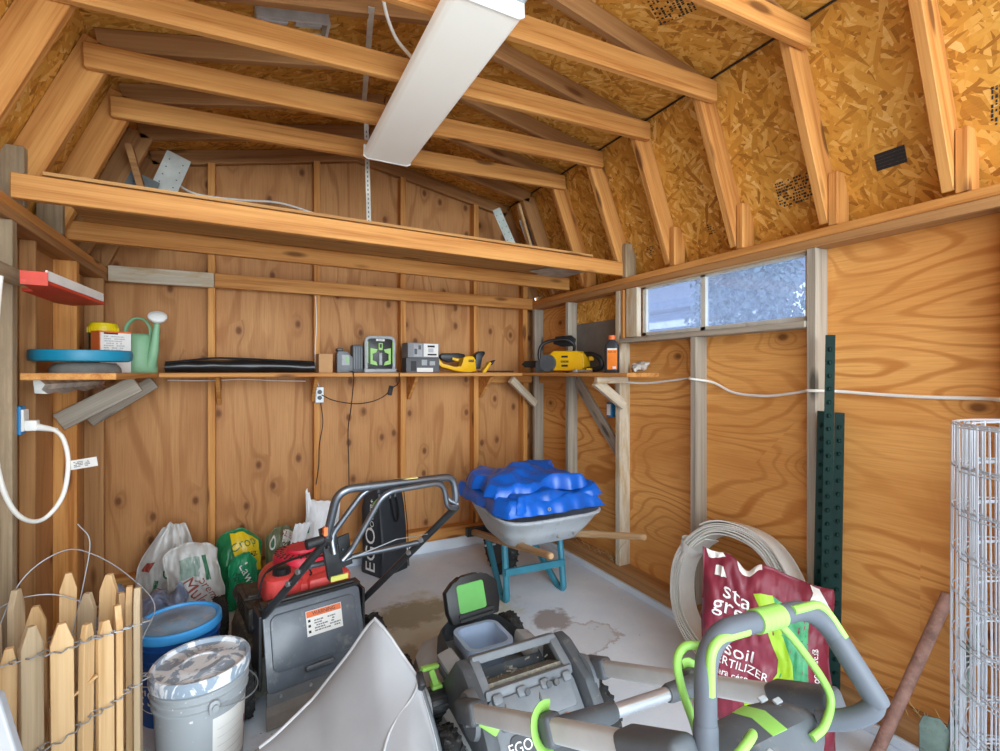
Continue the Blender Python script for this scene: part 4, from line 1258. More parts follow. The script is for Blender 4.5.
s3, S = sack('yellow and green fertiliser sack slumped behind the mower wheel', 'sack', (-0.075, 3.45, 0), 0.05, 0.28, 0.42, 0.19, M_BAGG, 4, 0.016,
             warp=lambda P, u, v: V(P.x * (1 - 0.12 * v ** 3) + 0.02 * v, P.y, P.z * (1 - 0.20 * (u + 0.15) ** 2 * v)), tilt=0.03)
patch('yellow_panel', S, [((-0.05, 0.44), (0.95, 0.40)), ((-0.25, 0.72), (0.95, 0.66)), ((-0.45, 0.97), (0.80, 0.95))], M_BAGY, s3, o=0.005)
sack_text('Crop', 0.075, M_GRN, s3, S, (0.15, 0.83), 0.28, 0.45, 0.5, o=0.0075)
patch('green_badge', S, [(0.30, 0.62), (0.80, 0.68), (0.78, 0.76), (0.28, 0.70)], M_DKGREEN, s3, o=0.007)
sack_text('MOSS', 0.035, M_BAGY, s3, S, (0.54, 0.69), 0.28, 0.45, 0.20, o=0.009)
s3b, S = sack('small bright green sack with white lettering below the yellow one', 'sack', (-0.035, 3.25, 0), 0.15, 0.155, 0.33, 0.11, plain('emerald_plastic_sack', (24, 146, 96), 0.35, 0, 0.15, 8, bump=0.4, bs=16), 9, 0.012, tilt=0.05, p=2.1, warp=lambda P, u, v: V(P.x, P.y, P.z * (1 - 0.22 * u * u * v)))
sack_text('Lawn', 0.075, M_WHITEINK, s3b, S, (0.25, 0.62), 0.155, 0.33, -1.2)
sack_text('food', 0.05, M_DKGREEN, s3b, S, (-0.40, 0.55), 0.155, 0.33, -1.2)
s4, S = sack('olive and white printed sack with round emblem, behind the red engine', 'sack', (0.185, 3.44, 0), 0.05, 0.20, 0.40, 0.15, M_BAGO, 5, 0.02, tilt=0.05, warp=lambda P, u, v: V(P.x, P.y, P.z * (1 - 0.18 * u * u * v)))
disc_patch('white_emblem', S, (-0.55, 0.82), 0.22, 0.10, M_PAPER, s4); disc_patch('emblem_leaf', S, (-0.55, 0.82), 0.13, 0.065, M_GRN, s4, 0.0055)
patch('white_panel', S, [(0.0, 0.78), (0.75, 0.78), (0.7, 0.95), (0.05, 0.95)], M_PAPER, s4)
sack_text('SEED', 0.045, M_BRN, s4, S, (0.34, 0.87), 0.215, 0.43, -0.5, o=0.004)
sack_text('grass', 0.06, M_PAPER, s4, S, (0.05, 0.68), 0.215, 0.43, 1.2)
s5, S = sack('tall white plastic sack with a torn pointed corner, against the back wall', 'sack', (0.40, 3.45, 0), 0.05, 0.225, 0.52, 0.13, M_BAGWHITE, 6, 0.011, tilt=0.08,
             warp=lambda P, u, v: V(P.x + 0.05 * v, P.y, P.z * (1 - 0.05 * u) + (0.05 if u < -0.75 and v > 0.9 else 0)))
patch('torn_flap', S, [(-1.0, 0.80), (-0.78, 0.80), (-0.92, 1.06), (-1.02, 1.02)], M_BAGWHITE, s5, o=0.01)
patch('green_corner', S, [(-0.99, 0.60), (-0.75, 0.62), (-0.75, 0.72), (-0.99, 0.70)], M_GRN, s5)
patch('fold_mark', S, [(0.1, 0.655), (0.4, 0.665), (0.4, 0.672), (0.1, 0.662)], M_INKG, s5)
r, S = sack('small white plastic wrapper leaning against the tall white sack', 'wrapper', (0.225, 3.285, 0), 0.3, 0.10, 0.44, 0.05, M_BAGWHITE, 8, 0.012, tilt=0.03, name='wrapper',
            warp=lambda P, u, v: V(P.x + 0.09 * v * v, P.y, P.z))

# maroon fertiliser sack by the coil
ms = thing('fertiliser_sack', 'maroon fertiliser sack with white lettering and a green grass panel, beside the white coil', 'sack', (1.778, 1.20, 0), math.radians(-56))
MW, MH = 0.47, 0.66
S, build = pillow(MW, MH, 0.18, 11, 0.02, 52, 60, p=3.2, warp=lambda P, u, v: V(P.x, P.y + P.z * 0.11, P.z * (1 - 0.065 * (u + 1) * v - 0.05 * math.exp(-((u + 0.28) / 0.12) ** 2) * v ** 6)))
obj('bag', build(NB()), M_MAROON, ms, smooth='all')
patch('white_torn_edge', S, [(-0.90, 0.955), (-0.62, 0.985), (-0.66, 1.0), (-0.94, 1.0)], M_PAPER, ms, o=0.004)
patch('white_torn_edge', S, [((-0.40, 0.972), (-0.05, 0.978)), ((-0.44, 1.0), (-0.05, 1.0))], M_PAPER, ms, o=0.004)
patch('white_torn_edge', S, [((0.72, 0.86), (1.0, 0.80)), ((0.62, 0.90), (1.0, 0.83)), ((0.70, 0.96), (0.9, 0.90)), ((0.68, 1.0), (0.80, 0.99))], M_PAPER, ms, o=0.006)
patch('grass_panel', S, [((0.02, 0.10), (0.66, 0.10)), ((0.18, 0.34), (0.66, 0.34)), ((0.30, 0.52), (0.66, 0.50)), ((0.16, 0.70), (0.66, 0.66)), ((0.05, 0.86), (0.64, 0.80))], M_GRASSP, ms, 12, 12, 0.002)
patch('lime_swoosh', S, [((-0.25, 0.12), (0.0, 0.12)), ((0.02, 0.28), (0.30, 0.28)), ((0.20, 0.42), (0.44, 0.42)), ((0.20, 0.50), (0.42, 0.50)), ((0.06, 0.64), (0.28, 0.63)), ((-0.18, 0.86), (0.10, 0.86))], M_LIMEP, ms, 8, 10, 0.0035)
disc_patch('lime_disc', S, (-0.02, 0.21), 0.26, 0.085, M_LIMEP, ms, 0.005)
sack_text('50', 0.07, M_MAROON, ms, S, (-0.02, 0.215), MW, MH, 0, o=0.007)
sack_text('sta', 0.092, M_WHITEINK, ms, S, (-0.44, 0.80), MW, MH, -0.06, o=0.004)
sack_text('green', 0.092, M_WHITEINK, ms, S, (-0.36, 0.71), MW, MH, -0.06, o=0.004)
patch('white_crease', S, [(-0.80, 0.875), (-0.60, 0.875), (-0.66, 0.935), (-0.78, 0.93)], M_PAPER, ms, o=0.003)
patch('white_crease', S, [(-0.70, 0.50), (-0.58, 0.50), (-0.55, 0.58), (-0.66, 0.58)], M_PAPER, ms, o=0.003)
patch('leaf_mark', S, [(-0.20, 0.70), (-0.06, 0.715), (-0.04, 0.765), (-0.16, 0.755)], M_LIMEP, ms, o=0.004)
sack_text('soil', 0.078, M_WHITEINK, ms, S, (-0.14, 0.47), MW, MH, -0.08, o=0.004, align='RIGHT')
sack_text('FERTILIZER', 0.042, M_WHITEINK, ms, S, (-0.36, 0.40), MW, MH, -0.10, o=0.004)
sack_text('para césped', 0.034, M_WHITEINK, ms, S, (-0.40, 0.34), MW, MH, -0.08, o=0.004)
sack_text('4-6-0.04', 0.034, M_WHITEINK, ms, S, (-0.45, 0.265), MW, MH, -0.06, o=0.004)
sack_text('grass food', 0.035, M_WHITEINK, ms, S, (0.80, 0.50), MW, MH, -1.57, o=0.004)

# coiled tubing leaning on the right wall
hc = thing('coiled_strip', 'big coil of milky white plastic strip leaning on the plywood wall behind the maroon sack', 'coil', (2.03, 1.53, 0.343), 0)
bm = NB()
M = frame((0, 0, 0), (0, -1, 0), (0.24, 0, 0.97))
rnd = random.Random(3)
lay = [(0.275, -0.03), (0.275, 0.008), (0.275, 0.045), (0.300, -0.045), (0.302, -0.008), (0.302, 0.03), (0.326, -0.03), (0.327, 0.008), (0.327, 0.044), (0.345, -0.012), (0.346, 0.025)]
R = []
TN, NS = 7, 64
for i in range(TN * NS + 1):
    t = i / NS
    a = 2 * PI * t + 2.2
    rad = 0.258 + 0.0105 * t + 0.003 * math.sin(a * 3 + t) + 0.002 * math.sin(a * 7)
    ax = 0.004 * math.sin(a * 2 + t * 2)
    hw = 0.052 + 0.006 * math.sin(t * 4.0)
    ring = []
    for (dr, dz) in ((0.0, -hw), (0.0065, -hw), (0.0075, -hw * 0.4), (0.0065, 0.0), (0.0075, hw * 0.5), (0.0065, hw), (0.0, hw), (0.001, hw * 0.5), (0.0, 0.0), (0.001, -hw * 0.4)):
        ring.append(M @ V((rad + dr) * math.cos(a), (rad + dr) * math.sin(a), ax + dz))
    R.append(ring)
loft(bm, R)
obj('wound_strip', bm, M_HOSE, hc, smooth=50)
bm = NB(); tube(bm, [M @ V(0.297 * math.cos(2.65), 0.297 * math.sin(2.65), 0) + (M.to_3x3() @ V(math.cos(2.65) * math.cos(t) * 0.050, math.sin(2.65) * math.cos(t) * 0.050, math.sin(t) * 0.066)) for t in [2 * PI * k / 20 for k in range(20)]], 0.004, 6, closed=True, flat=(0.030, 0.0025)); obj('white_tape', bm, M_PAPER, hc, smooth=True)

# ---------------------------------------------------------------- buckets
gb = thing('bucket', 'grey plastic bucket with a paint splashed lid and a white paper label', 'bucket', (-0.155, 2.035, 0), 0)
bm = NB()
prof = [(0.0, 0.004), (0.120, 0.004), (0.130, 0.0), (0.132, 0.006), (0.1425, 0.255), (0.150, 0.257), (0.150, 0.264), (0.1435, 0.267), (0.144, 0.283), (0.152, 0.285), (0.152, 0.292), (0.1445, 0.295), (0.145, 0.312), (0.153, 0.314), (0.153, 0.321), (0.146, 0.324), (0.147, 0.345), (0.0, 0.345)]
lathe(bm, prof, 56); obj('bucket_body', bm, M_BUCKETSP, gb, smooth=True)
bm = NB(); lathe(bm, [(0.148, 0.330), (0.1565, 0.330), (0.158, 0.336), (0.1565, 0.368), (0.152, 0.373), (0.143, 0.372), (0.138, 0.358), (0.09, 0.358), (0.086, 0.361), (0.060, 0.361), (0.056, 0.357), (0.0, 0.357)], 56); obj('lid', bm, M_LIDG, gb, smooth=True)
a0 = math.radians(-72)
for a in (a0, a0 + PI):
    bm = NB()
    M = frame((0.152 * math.cos(a), 0.152 * math.sin(a), 0.272), (-math.sin(a), math.cos(a), 0), (0, 0, 1))
    prism(bm, rrect(0.034, 0.05, 0.014, 4), 0.012, M, bev=0.003); cyl(bm, M @ V(0, 0.004, 0.0), M @ V(0, 0.004, 0.022), 0.010, seg=14)
    obj('ear', bm, M_BUCKETG, gb, smooth=True)
bm = NB(); pts = []
for k in range(25):
    t = k / 24; a = a0 + PI * t
    rr = 0.170 + 0.012 * math.sin(PI * t)
    pts.append((rr * math.cos(a), rr * math.sin(a), 0.276 - 0.045 * math.sin(PI * t)))
tube(bm, pts, 0.0026, 8); obj('wire_handle', bm, M_WIRE, gb, smooth=True)
def on_bucket(r0, r1, z0, z1, a, o=0.0008):
    def f(p):
        z = p.y
        r = r0 + (r1 - r0) * (z - z0) / (z1 - z0) + o + p.z
        t = a + p.x / 0.142
        return V(r * math.cos(t), r * math.sin(t), z)
    return f
f = on_bucket(0.132, 0.1425, 0.006, 0.255, math.radians(-42))
bm = NB()
G = [[bm.verts.new(f(V(-0.075 + 0.15 * i / 12, 0.035 + 0.19 * j / 6, 0))) for i in range(13)] for j in range(7)]
for j in range(6):
    for i in range(12): bm.faces.new((G[j][i], G[j][i + 1], G[j + 1][i + 1], G[j + 1][i]))
lb = obj('paper_label', bm, M_PAPER, gb, smooth='all')
bm = NB()
for k in range(5):
    z = 0.06 + 0.03 * k
    R = [[bm.verts.new(f(V(-0.06 + 0.10 * i / 8, z + q, 0.0005))) for i in range(9)] for q in (0, 0.0025)]
    for i in range(8): bm.faces.new((R[0][i], R[0][i + 1], R[1][i + 1], R[1][i]))
obj('printed_line', bm, plain('pale_print', (206, 206, 204)), lb)
bm = NB()
R = [[bm.verts.new(f(V(0.06 + 0.012 * i / 3, 0.125 + q, 0.0006))) for i in range(4)] for q in (0, 0.03)]
for i in range(3): bm.faces.new((R[0][i], R[0][i + 1], R[1][i + 1], R[1][i]))
obj('red_mark', bm, M_REDINK, lb)

bb = thing('bucket', 'blue plastic bucket with a dusty sky blue lid, behind the grey bucket', 'bucket', (-0.265, 2.42, 0), 0)
bm = NB()
lathe(bm, [(0.0, 0.004), (0.122, 0.004), (0.131, 0.0), (0.133, 0.006), (0.143, 0.255), (0.150, 0.258), (0.150, 0.264), (0.144, 0.267), (0.145, 0.30), (0.152, 0.303), (0.152, 0.309), (0.146, 0.312), (0.147, 0.345), (0.0, 0.345)], 56); obj('bucket_body', bm, M_BLUEB, bb, smooth=True)
bm = NB(); lathe(bm, [(0.148, 0.335), (0.157, 0.335), (0.158, 0.340), (0.1565, 0.366), (0.152, 0.371), (0.142, 0.371), (0.138, 0.362), (0.130, 0.360)], 56); obj('lid_rim', bm, M_BLUEL, bb, smooth=True)
bm = NB(); lathe(bm, [(0.1385, 0.361), (0.07, 0.361), (0.066, 0.363), (0.0, 0.363)], 56); obj('lid', bm, M_BLUETOP, bb, smooth=True)
f = on_bucket(0.133, 0.143, 0.006, 0.255, math.radians(-97))
lettering("LOWE'S", 0.085, M_WHITEINK, bb, None, surf=lambda p: f(V(p.x - 0.20, p.y + 0.115, p.z)))
bm = NB()
for s in (0.055, -0.055):
    R = [[bm.verts.new(f(V(-0.17 + 0.27 * i / 24, 0.115 + s * (1 - ((i - 12) / 12.5) ** 2) ** 0.5 + q, 0.0006))) for i in range(25)] for q in (0, 0.004)]
    for i in range(24): bm.faces.new((R[0][i], R[0][i + 1], R[1][i + 1], R[1][i]))
obj('white_outline', bm, M_WHITEINK, bb)

# ---------------------------------------------------------------- roll of picket edging
pf = thing('picket_fence_roll', 'roll of pointed wooden pickets wired together standing by the left wall', 'picket fence', (-0.485, 1.775, 0), 0)
rnd = random.Random(21)
NP = 19
levels = (0.185, 0.43, 0.64)
ang = []
for k in range(NP):
    a = 2 * PI * (k + 0.25) / NP + rnd.uniform(-0.05, 0.05)
    r_ = 0.165 + 0.018 * math.sin(a * 2 + 0.6) + (0.02 if k % 5 == 0 else 0)
    ang.append((a, r_))
    hgt = 0.75 + rnd.uniform(-0.045, 0.035)
    w = 0.042 + rnd.uniform(-0.006, 0.005)
    th = 0.016
    yaw = a + PI / 2 + rnd.uniform(-0.75, 0.75)
    pts = [(-w / 2, 0.001), (w / 2, 0.001), (w / 2, hgt - 0.05), (0.008, hgt), (-0.008, hgt), (-w / 2, hgt - 0.05)]
    lean = rnd.uniform(-0.03, 0.03)
    bm = NB(); prism(bm, [(y, x) for x, y in pts], th, bev=0.002)
    o = obj('picket', bm, W_PICKET if rnd.random() < 0.6 else W_PICKET_OLD, pf)
    X = V(lean * math.cos(yaw), lean * math.sin(yaw), 1).normalized()
    o.matrix_local = frame(V(r_ * math.cos(a), r_ * math.sin(a), 0.002), X, V(math.cos(yaw), math.sin(yaw), 0))
for li, z in enumerate(levels):
    for s in (-1, 1):
        bm = NB(); pts = []
        for k in range(NP * 6 + 1):
            t = k / (NP * 6) * 2 * PI
            i = int(k / 6) % NP
            fr = (k % 6) / 6
            rr = ang[i][1] * (1 - fr) + ang[(i + 1) % NP][1] * fr
            rr += s * 0.017 * math.cos(fr * 2 * PI) + 0.003
            zz = z + 0.05 * math.sin(t + 1.0 + li) + s * 0.004 * math.sin(fr * 6 * PI)
            pts.append((rr * math.cos(t + 2 * PI * 0.25 / NP), rr * math.sin(t + 2 * PI * 0.25 / NP), zz))
        tube(bm, pts, 0.0021, 6); obj('wire', bm, M_WIRE, pf, smooth=True)
bm = NB()
tube(bm, smooth_path([(-0.15, 0.05, 0.64), (-0.12, 0.16, 0.78), (-0.04, 0.22, 0.835), (0.03, 0.25, 0.80), (0.12, 0.24, 0.72), (0.20, 0.20, 0.62), (0.18, 0.12, 0.55)], 8), 0.0018, 6)
tube(bm, smooth_path([(-0.22, 0.0, 0.60), (-0.16, 0.1, 0.72), (-0.05, 0.12, 0.74), (0.06, 0.16, 0.66)], 8), 0.0018, 6)
tube(bm, smooth_path([(0.0, 0.15, 0.60), (0.02, 0.18, 0.74), (0.03, 0.2, 0.86), (0.0, 0.2, 0.92)], 8), 0.0016, 6)
obj('loose_wire', bm, M_WIRE, pf, smooth=True)
bm = NB(); quadbox(bm, (0.05, -0.12, 0.53), (0.115, -0.10, 0.575), (0.012, 0.006), (0, 0, 1)); obj('wood_splinter', bm, W_PALE, pf)

# white board at the bottom left
bm = NB(); prism(bm, [(0, 0), (0.62, 0), (0.385, 0.82), (0.34, 0.85), (0, 0.85)], 0.022, bev=0.004)
o = obj('white_board', bm, plain('dull_white_board', (166, 169, 174), 0.5, 0, 0.05)); o.matrix_world = frame((-0.79, 1.17, 0.001), (0.98, -0.12, 0), (0.0, 0.10, 1))
tag(o, 'white board with a slanted edge propped in front of the picket roll', 'board')

# ---------------------------------------------------------------- grey grass bag in the foreground
gg = thing('grass_bag', 'grey nylon grass collection bag with a peaked frame, in front of the black mower flap', 'bag', (0.258, 1.42, 0), 0)
base = V(0.25, 1.42, 0)
curves = [
    [(-0.06, 1.68, 0.012), (0.06, 1.74, 0.012), (0.175, 1.755, 0.012), (0.28, 1.72, 0.012), (0.37, 1.63, 0.012), (0.44, 1.52, 0.012), (0.475, 1.40, 0.012), (0.48, 1.28, 0.012), (0.478, 1.18, 0.012)],
    [(-0.06, 1.66, 0.16), (0.06, 1.72, 0.20), (0.185, 1.74, 0.25), (0.29, 1.70, 0.38), (0.37, 1.62, 0.42), (0.455, 1.50, 0.32), (0.480, 1.38, 0.22), (0.484, 1.27, 0.15), (0.48, 1.17, 0.10)],
    [(-0.05, 1.62, 0.235), (0.06, 1.66, 0.265), (0.175, 1.69, 0.325), (0.275, 1.645, 0.47), (0.352, 1.58, 0.602), (0.452, 1.455, 0.455), (0.474, 1.345, 0.32), (0.478, 1.25, 0.20), (0.474, 1.16, 0.11)],
    [(-0.04, 1.52, 0.215), (0.07, 1.55, 0.24), (0.175, 1.57, 0.29), (0.265, 1.55, 0.39), (0.345, 1.50, 0.47), (0.435, 1.42, 0.425), (0.460, 1.32, 0.32), (0.468, 1.23, 0.20), (0.464, 1.14, 0.11)],
    [(-0.03, 1.40, 0.17), (0.08, 1.41, 0.19), (0.18, 1.42, 0.235), (0.265, 1.41, 0.30), (0.335, 1.37, 0.335), (0.395, 1.31, 0.335), (0.435, 1.245, 0.27), (0.445, 1.17, 0.17), (0.44, 1.10, 0.09)],
    [(-0.02, 1.26, 0.10), (0.09, 1.25, 0.11), (0.18, 1.24, 0.13), (0.26, 1.22, 0.15), (0.32, 1.19, 0.17), (0.37, 1.15, 0.17), (0.405, 1.11, 0.13), (0.41, 1.07, 0.09), (0.40, 1.04, 0.05)],
    [(-0.02, 1.20, 0.012), (0.09, 1.18, 0.012), (0.18, 1.16, 0.012), (0.26, 1.14, 0.012), (0.32, 1.11, 0.012), (0.37, 1.08, 0.012), (0.40, 1.05, 0.012), (0.405, 1.03, 0.012), (0.395, 1.02, 0.012)]]
def facets(c, n=5):
    a = smooth_path(c, n); b = []
    for k in range(len(c) - 1):
        for q in range(n): b.append(V(c[k]).lerp(V(c[k + 1]), q / n))
    b.append(V(c[-1]))
    return [p.lerp(q, 0.72) for p, q in zip(a, b)]
rows = [facets(c) for c in curves]
cols = [smooth_path([r[i] for r in rows], 6) for i in range(len(rows[0]))]
bm = NB()
def wr(p):
    k = 0.010 * noise.noise(V(p.x * 7, p.y * 7 + p.z * 5, 1.5)) + 0.006 * math.sin(26 * (p.x + 0.8 * p.y + p.z) + 3 * noise.noise(p * 5)) * max(0, 0.45 - p.z)
    return V(p.x, p.y, max(0.003, p.z + (k if p.z > 0.03 else 0))) - base
G = [[bm.verts.new(wr(p)) for p in c] for c in cols]
for A, B in zip(G, G[1:]):
    for i in range(len(A) - 1): bm.faces.new((A[i], A[i + 1], B[i + 1], B[i]))
bm.faces.new([c[0] for c in G] + [c[-1] for c in reversed(G)])
bm.faces.new(list(G[0])); bm.faces.new(list(G[-1]))
obj('fabric', bm, M_CLOTHG, gg, smooth=50)
edge = [c[12] for c in cols]
bm = NB(); tube(bm, [wr(p) + V(0, 0, 0.002) for p in edge[3:38]], 0.0055, 8); obj('piping', bm, plain('light_grey_binding', (176, 176, 178), 0.5), gg, smooth=True)
seam = [curves[2][5], curves[3][5], curves[4][4], curves[5][3]]
bm = NB(); tube(bm, [wr(p) + V(0, -0.001, 0.004) for p in smooth_path(seam, 8)], 0.004, 8); obj('seam', bm, plain('light_grey_seam', (168, 168, 170), 0.5), gg, smooth=True)
bm = NB(); tube(bm, [wr(V(p)) + V(0.006, 0.0, 0.0) for p in smooth_path([curves[2][5], curves[2][6], curves[2][7], curves[2][8]], 6)], 0.008, 8); obj('side_frame', bm, M_CHAR2, gg, smooth=True)
bm = NB(); box(bm, V(0.458, 1.44, 0.44) - base, (0.02, 0.045, 0.06), (0.6, 0, 0), bev=0.006); obj('corner_clip', bm, M_BLACK, gg, smooth=True)

# ---------------------------------------------------------------- tall black fabric catcher
cb2 = thing('catcher_bag', 'tall black fabric mower catcher bag with white lettering, standing by the back wall', 'bag', (0.79, 3.27, 0), math.radians(27))
bm = NB()
def cr(z, x0, x1, y0, y1, b=0.0):
    pts = rrect(x1 - x0, y1 - y0, 0.025, 4, (x0 + x1) / 2, (y0 + y1) / 2)
    return [(x, y + 0.006 * math.sin(x * 40 + z * 30) * b, z) for x, y in pts]
loft(bm, [cr(0.002, 0.0, 0.25, 0, 0.22), cr(0.02, -0.004, 0.255, -0.004, 0.222), cr(0.15, 0.0, 0.25, 0.0, 0.22, 1), cr(0.30, 0.0, 0.246, 0.012, 0.22, 1.4), cr(0.45, 0.0, 0.240, 0.028, 0.215, 1.2), cr(0.57, 0.002, 0.232, 0.04, 0.20, 0.6), cr(0.60, 0.01, 0.225, 0.05, 0.19), cr(0.612, 0.03, 0.21, 0.07, 0.17)])
bag = obj('fabric', bm, M_CLOTHB, cb2, smooth=True)
bm = NB()
for (x, y) in ((0.0, 0.0), (0.25, 0.0)):
    tube(bm, [(x, y - 0.002, 0.01), (x - 0.003 * (x > 0), 0.010, 0.30), (x - 0.016 * (x > 0), 0.038, 0.575)], 0.0035, 6)
tube(bm, [(0.0, 0.034, 0.575), (0.12, 0.034, 0.58), (0.234, 0.034, 0.575)], 0.0035, 6)
obj('piping', bm, M_BLACK, bag, smooth=True)
bm = NB(); tube(bm, smooth_path([(0.10, 0.028, 0.52), (0.10, 0.005, 0.46), (0.105, -0.006, 0.40), (0.125, -0.008, 0.36), (0.145, -0.006, 0.40), (0.15, 0.005, 0.46), (0.15, 0.028, 0.52)], 5), 0.008, 8, flat=(0.004, 0.013)); obj('grab_handle', bm, M_BLACK, bag, smooth=True)
for x in (0.10, 0.145):
    bm = NB(); box(bm, (x, 0.026, 0.54), (0.012, 0.004, 0.03)); obj('stitched_tab', bm, M_CHAR, bag)
TM = frame((-0.006, 0.10, 0.22), (0, 0.0, 1), (0, 1, 0))
TM = frame((-0.006, 0.105, 0.18), (0, 0.0, 1), (0, 1, 0)) if frame((0, 0, 0), (0, 0, 1), (0, 1, 0)).to_3x3().col[2].x < 0 else frame((-0.006, 0.105, 0.18), (0, 0, 1), (0, -1, 0))
lettering('EGO', 0.14, M_WHITEINK, bag, TM, sx=1.1)
TM2 = TM.copy(); TM2.translation = V(-0.006, 0.09, 0.42)
lettering('POWER+', 0.055, M_WHITEINK, bag, TM2)
bm = NB(); prism(bm, [(0.0, -0.02), (0.09, -0.02), (0.05, 0.025), (0.0, 0.02)], 0.001, Matrix.Translation((-0.0055, 0.06, 0.45)) @ TM.to_3x3().to_4x4()); obj('lime_triangle', bm, M_LIME, bag)

# ---------------------------------------------------------------- wheelbarrow with tarpaulin
wb = thing('wheelbarrow', 'wheelbarrow with a pale grey tray, teal legs and wooden handles', 'wheelbarrow', (1.60, 2.60, 0), 0)
W = lambda *p: V(*p) - V(1.60, 2.60, 0)
bm = NB()
def tr_ring(z, g, y0, y1, wf, wbk, r=0.10, dz=0.0):
    """plan outline: narrow nose at y1, wide at y0"""
    pts = []
    n = 40
    for k in range(n):
        a = 2 * PI * k / n
        cx, sy = math.cos(a), math.sin(a)
        e = 0.42
        u = math.copysign(abs(cx) ** e, cx); v = math.copysign(abs(sy) ** e, sy)
        y = (y0 + y1) / 2 + v * (y1 - y0) / 2 * g
        t = (v + 1) / 2
        x = 1.565 + u * (wbk * (1 - t) + wf * t) * g
        pts.append(W(x, y, z + dz * t))
    return pts
rim0 = tr_ring(0.575, 1.0, 2.25, 3.12, 0.26, 0.365)
loft(bm, [tr_ring(0.375, 0.55, 2.30, 3.02, 0.26, 0.365, dz=-0.02), tr_ring(0.40, 0.70, 2.27, 3.08, 0.26, 0.365, dz=-0.02), tr_ring(0.48, 0.85, 2.26, 3.1, 0.26, 0.365), tr_ring(0.562, 0.975, 2.25, 3.12, 0.26, 0.365), tr_ring(0.566, 1.0, 2.25, 3.12, 0.26, 0.365), tr_ring(0.580, 1.01, 2.25, 3.12, 0.26, 0.365), tr_ring(0.584, 0.985, 2.25, 3.12, 0.26, 0.365), tr_ring(0.570, 0.955, 2.25, 3.12, 0.26, 0.365), tr_ring(0.48, 0.82, 2.26, 3.1, 0.26, 0.365), tr_ring(0.412, 0.66, 2.27, 3.08, 0.26, 0.365, dz=-0.02)])
tray = obj('tray', bm, M_TRAY, wb, smooth=60)
bm = NB()
for x in (1.55, 1.66): cyl(bm, W(x, 2.285, 0.47), W(x, 2.268, 0.478), 0.011, 0.008, 14)
obj('bolt', bm, M_ALU, tray, smooth=True)
for (f, e, s) in (((1.45, 3.22, 0.235), (1.335, 2.02, 0.485), -1), ((1.66, 3.22, 0.235), (1.925, 1.985, 0.497), 1)):
    f, e = W(*f), W(*e)
    g = f.lerp(e, 0.72)
    d = (e - f).normalized()
    bm = NB(); quadbox(bm, f, g, (0.040, 0.040), (0, 0, 1)); bmesh.ops.bevel(bm, geom=bm.edges[:], offset=0.006, segments=2, affect='EDGES', profile=0.5)
    tube(bm, [g - d * 0.02, g + d * 0.05, e - d * 0.03, e - d * 0.008, e], [0.026, 0.020, 0.0185, 0.018, 0.012], 14)
    M = frame((0, 0, 0), d, V(0, 0, 1).cross(d))
    for v in bm.verts: v.co = M.inverted() @ v.co
    o = obj('wooden_handle', bm, W_HANDLE, wb, smooth=True); o.matrix_local = M
    # leg assembly
    k = 0.50
    fx = W(1.385, 2.585, 0.0) if s < 0 else W(1.785, 2.56, 0.0)
    top1 = f.lerp(e, 0.49) + V(0, 0, -0.02); top2 = f.lerp(e, 0.25) + V(0, 0, -0.02)
    bm = NB(); pth = fillet_path([top1, fx + V(0, 0, 0.012), fx + V(0, 0.075, 0.012), top2], 0.03, 6)
    tube(bm, pth, 0.02, 8, flat=(0.021, 0.021)); obj('leg', bm, M_TEAL, wb, smooth=True)
    bm = NB(); quadbox(bm, top1 + V(0, 0, -0.02), top1 + V(0, 0, 0.06), (0.04, 0.012), (0, 1, 0)); obj('leg_bracket', bm, M_TEAL, wb)
bm = NB(); quadbox(bm, W(1.375, 2.585, 0.185), W(1.79, 2.56, 0.185), (0.014, 0.042), (0, 0, 1)); obj('cross_brace', bm, M_TEAL, wb)
bm = NB(); quadbox(bm, W(1.40, 3.235, 0.235), W(1.71, 3.235, 0.235), (0.04, 0.06), (0, 0, 1)); obj('nose_bar', bm, M_BLACK, wb)
bm = NB(); quadbox(bm, W(1.45, 2.52, 0.365), W(1.74, 2.52, 0.365), (0.03, 0.02), (0, 0, 1)); obj('tray_support', bm, M_REDINK, wb)
bm = NB(); cyl(bm, W(1.44, 3.02, 0.20), W(1.69, 3.02, 0.20), 0.009, seg=12); obj('axle', bm, M_GALV, wb, smooth=True)
wheel(wb, W(1.565, 3.02, 0.195), 0.195, 0.085, (1, 0, 0), M_BLACK, tread=26)

